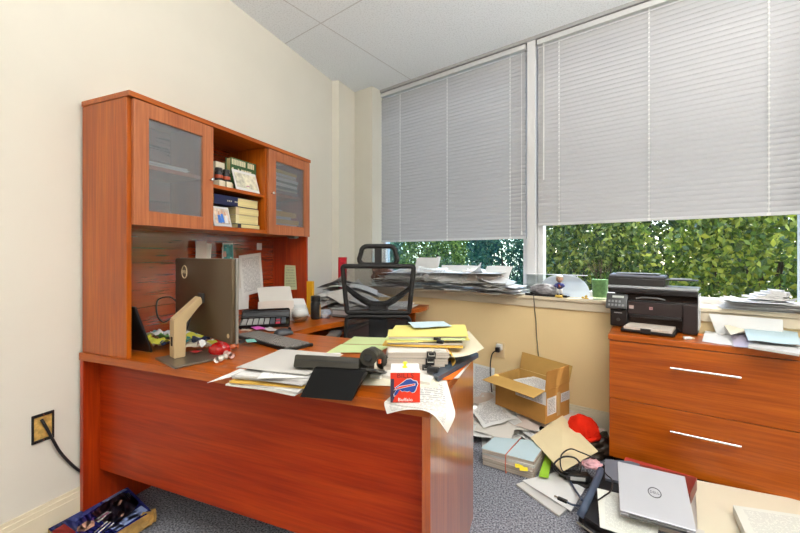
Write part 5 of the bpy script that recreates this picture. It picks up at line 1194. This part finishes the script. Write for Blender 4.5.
for i, (pts, z, m_, lb) in enumerate(((([(460, 425), (508, 433), (531, 408), (482, 394)]), (.07,.075,.10,.10), po, 'large pinkish-white sheet on the floor left of the box'), ([(470, 402), (497, 412), (500, 392), (474, 385)], (.10,.11,.11,.10), pwt, 'printed sheet on the floor behind the desk corner'), ([(463, 437), (494, 441), (515, 427), (476, 420)], (.05,.05,.09,.08), pw, 'crumpled white sheet on the floor by the desk corner'), ([(511, 427), (537, 434), (545, 421), (517, 415)], (.10,.10,.115,.115), ppk, 'pinkish sheet sticking out at the front of the cardboard box'))):
    quad('floor_paper', cp4(pts, z), m_, lb, wav=.012, bend=.008)
quad('leaning_paper', [W(PN(474,404,2.2).x-.05, 2.245, .11), W(PN(490,404,2.2).x, 2.245, .11), W(PN(490,404,2.2).x, 2.288, .30), W(PN(474,404,2.2).x-.05, 2.288, .31)], pwt, 'printed sheet propped on the wall left of the cardboard box', 'paper')
bl, bf, br_ = P(495.4, 404, .155), P(543.2, 425.4, .155), P(567, 412, .155)
BAX = math.atan2((bf-bl).y, (bf-bl).x); BL = (bf-bl).length; BD = .262; BH = .198; th = .004; BAX += rad(3)
cb = T('cardboard_box', 'open brown cardboard box with flaps up, standing on papers under the window', 'box', bl, BAX)
B('bottom', cardboard, cb, 0, BL, 0, BD, 0, th, 0)
B('front_wall', cardboard, cb, 0, BL, 0, th, th+.0002, BH, 0); B('rear_wall', cardboard_in, cb, 0, BL, BD-th, BD, th+.0002, BH, 0)
B('end_wall', cardboard_in, cb, 0, th, th+.0002, BD-th-.0002, th+.0002, BH, 0); B('end_wall', cardboard, cb, BL-th, BL, th+.0002, BD-th-.0002, th+.0002, BH, 0)
def flap(y_or_x, pts, m_): 
    mb = MB(); vs = [mb.bm.verts.new(p) for p in pts]; f = mb.bm.faces.new(vs); f.normal_update(); bmesh.ops.solidify(mb.bm, geom=[f], thickness=.0035); return mb.build('flap', m_, cb)
flap(0, [(0, -.0, BH+.002), (BL, -.0, BH+.002), (BL+.005, -.125, BH-.012), (-.005, -.125, BH-.012)], cardboard_in)
flap(0, [(0, BD, BH+.002), (BL, BD, BH+.002), (BL+.012, BD+.016, BH+.108), (.012, BD+.016, BH+.118)], cardboard_in)
flap(0, [(BL, .002, BH+.002), (BL, BD-.002, BH+.002), (BL+.004, BD-.01, BH+.115), (BL+.004, .012, BH+.115)], cardboard)
flap(0, [(0, .01, BH+.002), (0, BD-.01, BH+.002), (-.09, BD-.02, BH-.045), (-.09, .02, BH-.045)], cardboard)
tape = mat('packing_tape', (.62, .42, .18), .25); lab = paper_mat('label_printed', (.72,.68,.66), 12, .75)
def lbl(name, m_, axis, a0, a1, z0, z1):
    mb = MB()
    if axis == 'f': mb.box(a0, a1, -.0012, -.0004, z0, z1)
    else: mb.box(BL+.0004, BL+.0012, a0, a1, z0, z1)
    return mb.build(name, m_, cb)
lbl('shipping_label', lab, 'f', .165, .385, .115, .195)
e_ = lbl('shipping_label', lab, 'e', .02, .115, .045, .150); lbl('shipping_label', lab, 'e', .165, .265, .095, .150); lbl('tape_strip', tape, 'e', .122, .158, .02, .165)
pile_in = [(BL*.5-.03, BD*.5, 0.02), (BL*.52, BD*.48, -.05)]
z = bl.z + th + .001
for i, (dz, lb) in enumerate(((.10, 'lower block of white papers inside the cardboard box'), (.045, 'upper block of white papers inside the cardboard box'))):
    z += dz + .001; c, s = math.cos(BAX), math.sin(BAX); ox, oy = BL*.5+.03*i, BD*.5
    slab('paper_sheaf', [v + Vector((0,0,(.012*i if j in (2,3) else 0))) for j, v in enumerate(rect(bl.x+ox*c-oy*s, bl.y+ox*s+oy*c, z, .30-.05*i, .22, BAX+.04*i))], dz, sw, lb, 'papers')
quad('loose_paper', rect(bl.x+.22*c-.15*s, bl.y+.22*s+.15*c, z+.017, .24, .19, BAX-.2), pwt, 'printed sheet on top inside the cardboard box', wav=.004)
# rubber-banded bundle
BN = [P(481.5, 448, .098), P(533, 461.5, .098), P(547, 441.5, .104), P(494, 437, .104)]
sb_ = T('paper_bundle', 'thick paper bundle with pale blue top sheet and red rubber band on the carpet', 'papers', (0, 0, 0))
z_lay = [(.098, .0015, pb), (.096, .018, so), (.0765, .013, sw), (.063, .016, ppk), (.0465, .012, so), (.034, .030, so)]
for i, (zt, th_, m_) in enumerate(z_lay):
    jt = [Vector((R.uniform(-.008, .008), R.uniform(-.008, .008), zt-.098)) if i else Vector() for _ in range(4)]
    slab('top_sheet' if i == 0 else 'sheaf', [p + j for p, j in zip(BN, jt)], th_, m_, parent=sb_)
ru = mat('rubber_red', (.62, .16, .10), .5)
t0 = BN[0]*.5+BN[1]*.5; t1 = BN[3]*.5+BN[2]*.5; dn = (t1-t0).normalized()*.010
MB().loop([t0-dn+Vector((0,0,.003)), t0.lerp(t1,.5)+Vector((0,0,.0045)), t1+dn+Vector((0,0,.003)), t1+dn*1.2+Vector((0,0,-.05)), t1+dn+Vector((0,0,-.098)), t0-dn+Vector((0,0,-.0945)), t0-dn*1.3+Vector((0,0,-.05))], .0028, 6).build('rubber_band', ru, sb_, smooth=True)
slab('folder', cp4([(539, 475), (548.5, 476), (553, 452), (547, 450)], (.045, .040, .05, .055)), .010, pvg, 'lime green folder sticking out right of the banded bundle', 'folder')
for px, py, w, lb in ((519, 467, .05, 'left'), (523.5, 470, .045, 'right')):
    q = P(px, py, .05); quad('index_tab', [q+Vector((-.018,-.012,0)), q+Vector((.022,-.004,0)), q+Vector((.020,.004,.016)), q+Vector((-.02,-.004,.016))], mat('tab_yellow', (.85,.68,.01), .5), 'yellow index tab on the front of the banded bundle, the %s one' % lb, 'tab', wav=0, nu=3, nv=3)
# white papers in front
slab('paper_sheaf', cp4([(516, 484), (559, 515.5), (581, 496), (545, 474)], .012), .009, sw, 'white sheaf on the carpet in front of the banded bundle, lower one', 'papers')
quad('floor_paper', cp4([(522, 481), (571, 512), (585, 489), (556, 472.5)], .016), pw, 'white sheet on top of the sheaf on the carpet beside the cable plug', wav=.003)
# cream folder and what lies below
slab('folder', cp4([(530.5, 437.5), (562, 471.5), (598, 451), (562, 415)], (.12, .085, .10, .165)), .004, pc, 'large cream folder lying tilted between the bundle and the red hat', 'folder')
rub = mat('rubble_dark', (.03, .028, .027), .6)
def lump(name, px, py, z, sx, sy_, sz, m_, label, cat, amp=.3, fr_=3, rz=0):
    q = P(px, py, z); mb = MB(); bmesh.ops.create_icosphere(mb.bm, subdivisions=4, radius=1); off = Vector((R.random()*9, R.random()*9, 0))
    for v in mb.bm.verts:
        d = 1 + amp*noise.noise(v.co*fr_ + off) + amp*.3*noise.noise(v.co*fr_*3 + off); v.co = Vector((v.co.x*sx*d, v.co.y*sy_*d, max(0, (v.co.z*.9+.5)*sz*d)))
    return tag(mb.build(name, m_, smooth=True, loc=(q.x, q.y, z), rz=rz), label, cat)
lump('plastic_bag', 587, 449, .003, .16, .12, .072, mat('bag_dark_brown', (.05, .035, .025), .25, var=.7, vscale=12), 'crumpled dark plastic bag under the red hat beside the cabinet', 'bag', .35, 3.2)
lump('plastic_bag', 541, 431, .06, .15, .07, .035, mat('bag_grey_black', (.06, .06, .065), .25, var=.6, vscale=14), 'crumpled dark grey bag between the bundle and the cardboard box', 'bag', .4, 3.5)
# red knit hat
q = P(582.5, 434, .10); hm = mat('knit_red', (.78, .025, .008), .85, .1, bump=.5, bscale=120)
rh = T('knit_hat', 'bright red knit hat lying crumpled beside the filing cabinet', 'hat', q, rad(-30))
mb = MB(); bmesh.ops.create_uvsphere(mb.bm, u_segments=40, v_segments=20, radius=1)
for v in mb.bm.verts:
    a = math.atan2(v.co.y, v.co.x); d = 1 + .05*math.sin(a*11)*(1-abs(v.co.z)) + .14*noise.noise(v.co*2.2)
    v.co = Vector((v.co.x*.088*d, v.co.y*.072*d, max(-.01, v.co.z*.088*d + .025)))
mb.build('crown', hm, rh, smooth=True)
MB().loop([(.090*math.cos(i*math.pi/14), .074*math.sin(i*math.pi/14), .004+.006*math.sin(i)) for i in range(28)], .012, 8).build('brim_fold', hm, rh, smooth=True)
cord('cable', [P(566, 411, .10), P(575, 405, .10), P(585, 408, .10), P(596, 416, .10), P(606, 421, .09), P(609, 414, .12)], .003, 'thin black cable curling between the cardboard box and the cabinet')
cord('cable', [P(556, 398, .2), P(563, 408, .13), P(556, 412, .115), P(552, 405, .18)], .0028, 'thin black cable looping at the right end of the cardboard box')
for px, py, w, d, rz, m_, lb in ((586, 413, .26, .20, .3, pwt, 'white printed sheet on the floor between box and cabinet'), (597, 421, .20, .16, -.2, po, 'off-white sheet on the floor beside the cabinet corner')):
    q = P(px, py, .05); quad('floor_paper', rect(q.x-.03, q.y-.02, .055, w, d, rz), m_, lb, wav=.01)
# laptop bag with strap
bgm = mat('bag_black_fabric', (.018, .018, .022), .7, bump=.2, bscale=300); bgs = mat('bag_sleeve_grey', (.17, .19, .24), .6)
BG = cp4([(577, 517), (640, 560), (668, 474), (603, 458)], (.055, .055, .085, .085))
lb_ = T('laptop_bag', 'black laptop bag lying flat on the carpet under the silver laptop', 'bag', (0, 0, 0))
mb = MB(); vs = [mb.bm.verts.new(p) for p in BG]; lo2 = [mb.bm.verts.new(Vector((p.x, p.y, .004))) for p in BG]
mb.bm.faces.new(vs); mb.bm.faces.new(list(reversed(lo2)))
for i in range(4): mb.bm.faces.new((vs[i], lo2[i], lo2[(i+1)%4], vs[(i+1)%4]))
bmesh.ops.bevel(mb.bm, geom=list(mb.bm.edges), offset=.022, segments=4, affect='EDGES', clamp_overlap=True)
mb.build('bag_body', bgm, lb_, smooth=True)
nb = (BG[1]-BG[0])
slab('front_pocket', [BG[0].lerp(BG[1],.1)+Vector((.0,.02,.012)), BG[0].lerp(BG[1],.9)+Vector((0,.02,.012)), BG[3].lerp(BG[2],.9).lerp(BG[0].lerp(BG[1],.9),.35)+Vector((0,0,.012)), BG[3].lerp(BG[2],.1).lerp(BG[0].lerp(BG[1],.1),.35)+Vector((0,0,.012))], .012, bgm, parent=lb_)
slab('sleeve', cp4([(605, 478), (640, 486), (640, 462), (605, 459)], (.103, .10, .108, .108)), .012, bgs, parent=lb_)
MB().tube(smooth_path([p for p in (P(601, 470, .12), P(596, 482, .125), P(590, 495, .115), P(584, 508, .09), P(580, 516, .06))], 6), .016, 8).build('strap', mat('strap_blue_grey', (.06,.085,.14), .6), lb_, smooth=True)
mb = MB().tube(smooth_path([BG[0]+Vector((0,-.004,-.02)), BG[0].lerp(BG[1],.5)+Vector((0,-.006,-.02)), BG[1]+Vector((0,-.004,-.02))], 4), .0035, 6); mb.build('zipper', mat('zip_grey', (.25,.24,.2), .4), lb_)
lump('plastic_bag', 592, 466, .10, .05, .035, .018, mat('bag_pink_white', (.72, .38, .42), .35, var=.5, vscale=22), 'small pink and white wrapper on the laptop bag', 'wrapper', .35, 3, .5)
# charger brick and cables
q = P(577.5, 476.5, .05); cbk = T('power_adapter', 'black laptop power adapter with pale label on the carpet', 'power adapter', (q.x, q.y, .035), rad(12))
B('brick', black_plastic, cbk, -.055, .055, -.025, .025, 0, .032, .005); B('label', mat('label_grey', (.5,.5,.48), .5), cbk, -.04, .03, -.0262, -.0252, .008, .026, 0)
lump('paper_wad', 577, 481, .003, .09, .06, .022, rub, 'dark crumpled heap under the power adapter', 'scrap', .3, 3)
cord('cable', [P(572, 474, .06), P(562, 470, .09), P(561, 456, .135), P(570, 449, .145), P(580, 452, .14), P(592, 457, .125), P(600, 461, .12)], .0035, 'black adapter cable looping over the cream folder', n=10)
cord('cable', [P(570, 478, .06), P(556, 471, .09), P(554, 464, .12), P(563, 457, .135), P(575, 458, .13), P(581, 466, .11), P(579, 473, .08)], .0045, 'thicker black cable coiled around the power adapter', n=10)
cord('cable', [P(569, 479, .03), P(574, 488, .03), P(578, 494, .04), P(582, 500, .08)], .005, 'blue-grey cable running from the adapter down to the bag strap', mat('strap_blue_grey', (.06,.085,.14), .6))
up_ = P(562.5, 500.5, .022); ug = T('cable_plug', 'dark connector plug with steel tip lying on the white papers', 'plug', (up_.x, up_.y, .019), rad(-20) )
B('grip', black_plastic, ug, -.022, .022, -.009, .009, .0, .012, .003); B('metal_tip', chrome, ug, -.038, -.0222, -.006, .006, .002, .009, .0005)
cord('cable', [P(567, 502, .025), P(572, 504.5, .025), P(578, 505.5, .03), P(584, 506, .05)], .0045, 'short dark cable from the connector plug to the bag', mat('strap_blue_grey', (.06,.085,.14), .6))
cord('cable', [P(602, 467, .125), P(606, 474, .125), P(612, 480, .12), P(611, 490, .13), P(604, 496, .125), P(598, 500, .12)], .003, 'thin black cable lying across the bag sleeve')
# pale green printed sheets below the laptop
quad('floor_paper', cp4([(600, 527.5), (655, 546), (664, 505), (597, 488.5)], (.088, .09, .12, .125)), plt, 'pale green printed sheet under the front corner of the laptop', wav=.002)
slab('paper_sheaf', cp4([(690, 532), (706, 540), (697, 489), (682, 484)], .06), .02, po, 'off-white papers in the gap right of the laptop', 'papers')
# laptop
LT = [P(620, 511.5, .150), P(697, 533, .150), P(682.5, 476, .245), P(619, 460.5, .245)]
lp = T('laptop', 'closed silver laptop leaning on the bag in front of the filing cabinet', 'laptop', (0, 0, 0))
ex = (LT[1]-LT[0]).normalized(); n_ = ex.cross((LT[3]-LT[0])).normalized(); ey = n_.cross(ex); lw = (LT[1]-LT[0]).length; lh = ((LT[3]-LT[0]).dot(ey) + (LT[2]-LT[1]).dot(ey))/2
ML = Matrix((( *(ex[i] for i in range(0)),),)) if False else Matrix(((ex.x, ey.x, n_.x, LT[0].x), (ex.y, ey.y, n_.y, LT[0].y), (ex.z, ey.z, n_.z, LT[0].z), (0, 0, 0, 1)))
silver = mat('laptop_silver', (.55, .56, .60), .3, .5, metal=.35)
skw = (LT[3]-LT[0]).dot(ex)
quadp = lambda x0, x1, y0, y1: [(x0 + skw*y0/lh*0, y0), (x1, y0), (x1, y1), (x0, y1)]
lp.matrix_world = ML; lp.location = ML.to_translation()
def lbx(name, m_, x0, x1, y0, y1, z0, z1, bev=.002): return B(name, m_, lp, x0, x1, y0, y1, z0, z1, bev)
lbx('lid', silver, 0, lw, .006, lh, -.007, 0, .002); lbx('base', mat('laptop_base_grey', (.30,.30,.31), .4, metal=.4), .002, lw-.002, 0, lh-.002, -.022, -.0076, .002)
lbx('hinge', mat('hinge_dark', (.08,.08,.075), .4), lw*.12, lw*.88, -.004, .0055, -.014, -.004, .002)
lm_ = mat('logo_dark', (.10, .10, .12), .3)
MB().loop([(.022*math.cos(i*math.pi/16), .022*math.sin(i*math.pi/16), .0008) for i in range(32)], .0018, 6).build('logo_ring', lm_, lp, loc=(lw*.52, lh*.52, 0))
text('DELL', .015, lm_, lp, 'logo_text', (lw*.52, lh*.52, .0006), (0, 0, rad(0)))
# props below the laptop so that it rests on something
slab('ring_binder', cp4([(634, 480), (690, 494), (697, 478), (640, 464)], .205), .05, mat('binder_dark_red', (.20,.02,.015), .4), 'dark red binder under the far edge of the laptop', 'binder')
slab('folder', cp4([(623, 462), (692, 483), (695, 477), (626, 457)], (.10,.10,.115,.115)), .012, mat('folder_red', (.42,.035,.02), .5), 'red folder with pale edge tucked under the filing cabinet front', 'folder')
slab('paper_stack', cp4([(630, 507), (684, 522), (690, 494), (634, 480)], .150), .06, so, 'papers stacked under the middle of the laptop', 'papers')
# large cream envelope and white envelope at the right
quad('large_envelope', cp4([(699, 560), (845, 592), (812, 503), (695, 480)], (.04, .05, .10, .095)), pcl, 'very large cream envelope on the floor in front of the filing cabinet', 'envelope', wav=.002, thick=.004)
slab('mailing_box', cp4([(751, 545), (850, 560), (815, 517), (733, 505)], (.11, .11, .125, .125)), .035, plt, 'white printed mailing box on the cream envelope at the lower right', 'box')
slab('paper_stack', cp4([(705, 545), (850, 585), (815, 512), (702, 490)], (.033, .033, .075, .075)), .028, so, 'papers under the large cream envelope at the lower right', 'papers')
SKY, SUN, EXPO = .9, 9.0, 0.06

# ================================================================== CAMERA, LIGHT, VIEW
cd = bpy.data.cameras.new('camera'); cam = bpy.data.objects.new('camera', cd); COL.objects.link(cam)
cam.location = CAM; cam.rotation_euler = (rad(90), 0, YAW)
cd.sensor_width = 36; cd.lens = F/800*36; cd.shift_y = -(266.5-HY)/800; cd.clip_start = .02
scn.camera = cam
wd = bpy.data.worlds.new('sky'); scn.world = wd; wd.use_nodes = True; nt = wd.node_tree
sk = nt.nodes.new('ShaderNodeTexSky'); sk.sky_type = 'NISHITA'; sk.sun_disc = False; sk.sun_elevation = rad(60)
nt.links.new(sk.outputs[0], nt.nodes['Background'].inputs['Color']); nt.nodes['Background'].inputs['Strength'].default_value = SKY
sd = bpy.data.lights.new('sun', 'SUN'); sd.energy = SUN; sd.angle = rad(.6); sd.color = (1, .95, .86)
so_ = bpy.data.objects.new('sun', sd); COL.objects.link(so_)
dirv = (-N*.38 - U*.35 + Vector((0,0,-.82))).normalized()
so_.rotation_euler = dirv.to_track_quat('-Z', 'Y').to_euler()
vs = scn.view_settings; vs.view_transform = 'Standard'; vs.look = 'None'; vs.gamma = 1; vs.use_curve_mapping = False; vs.exposure = EXPO
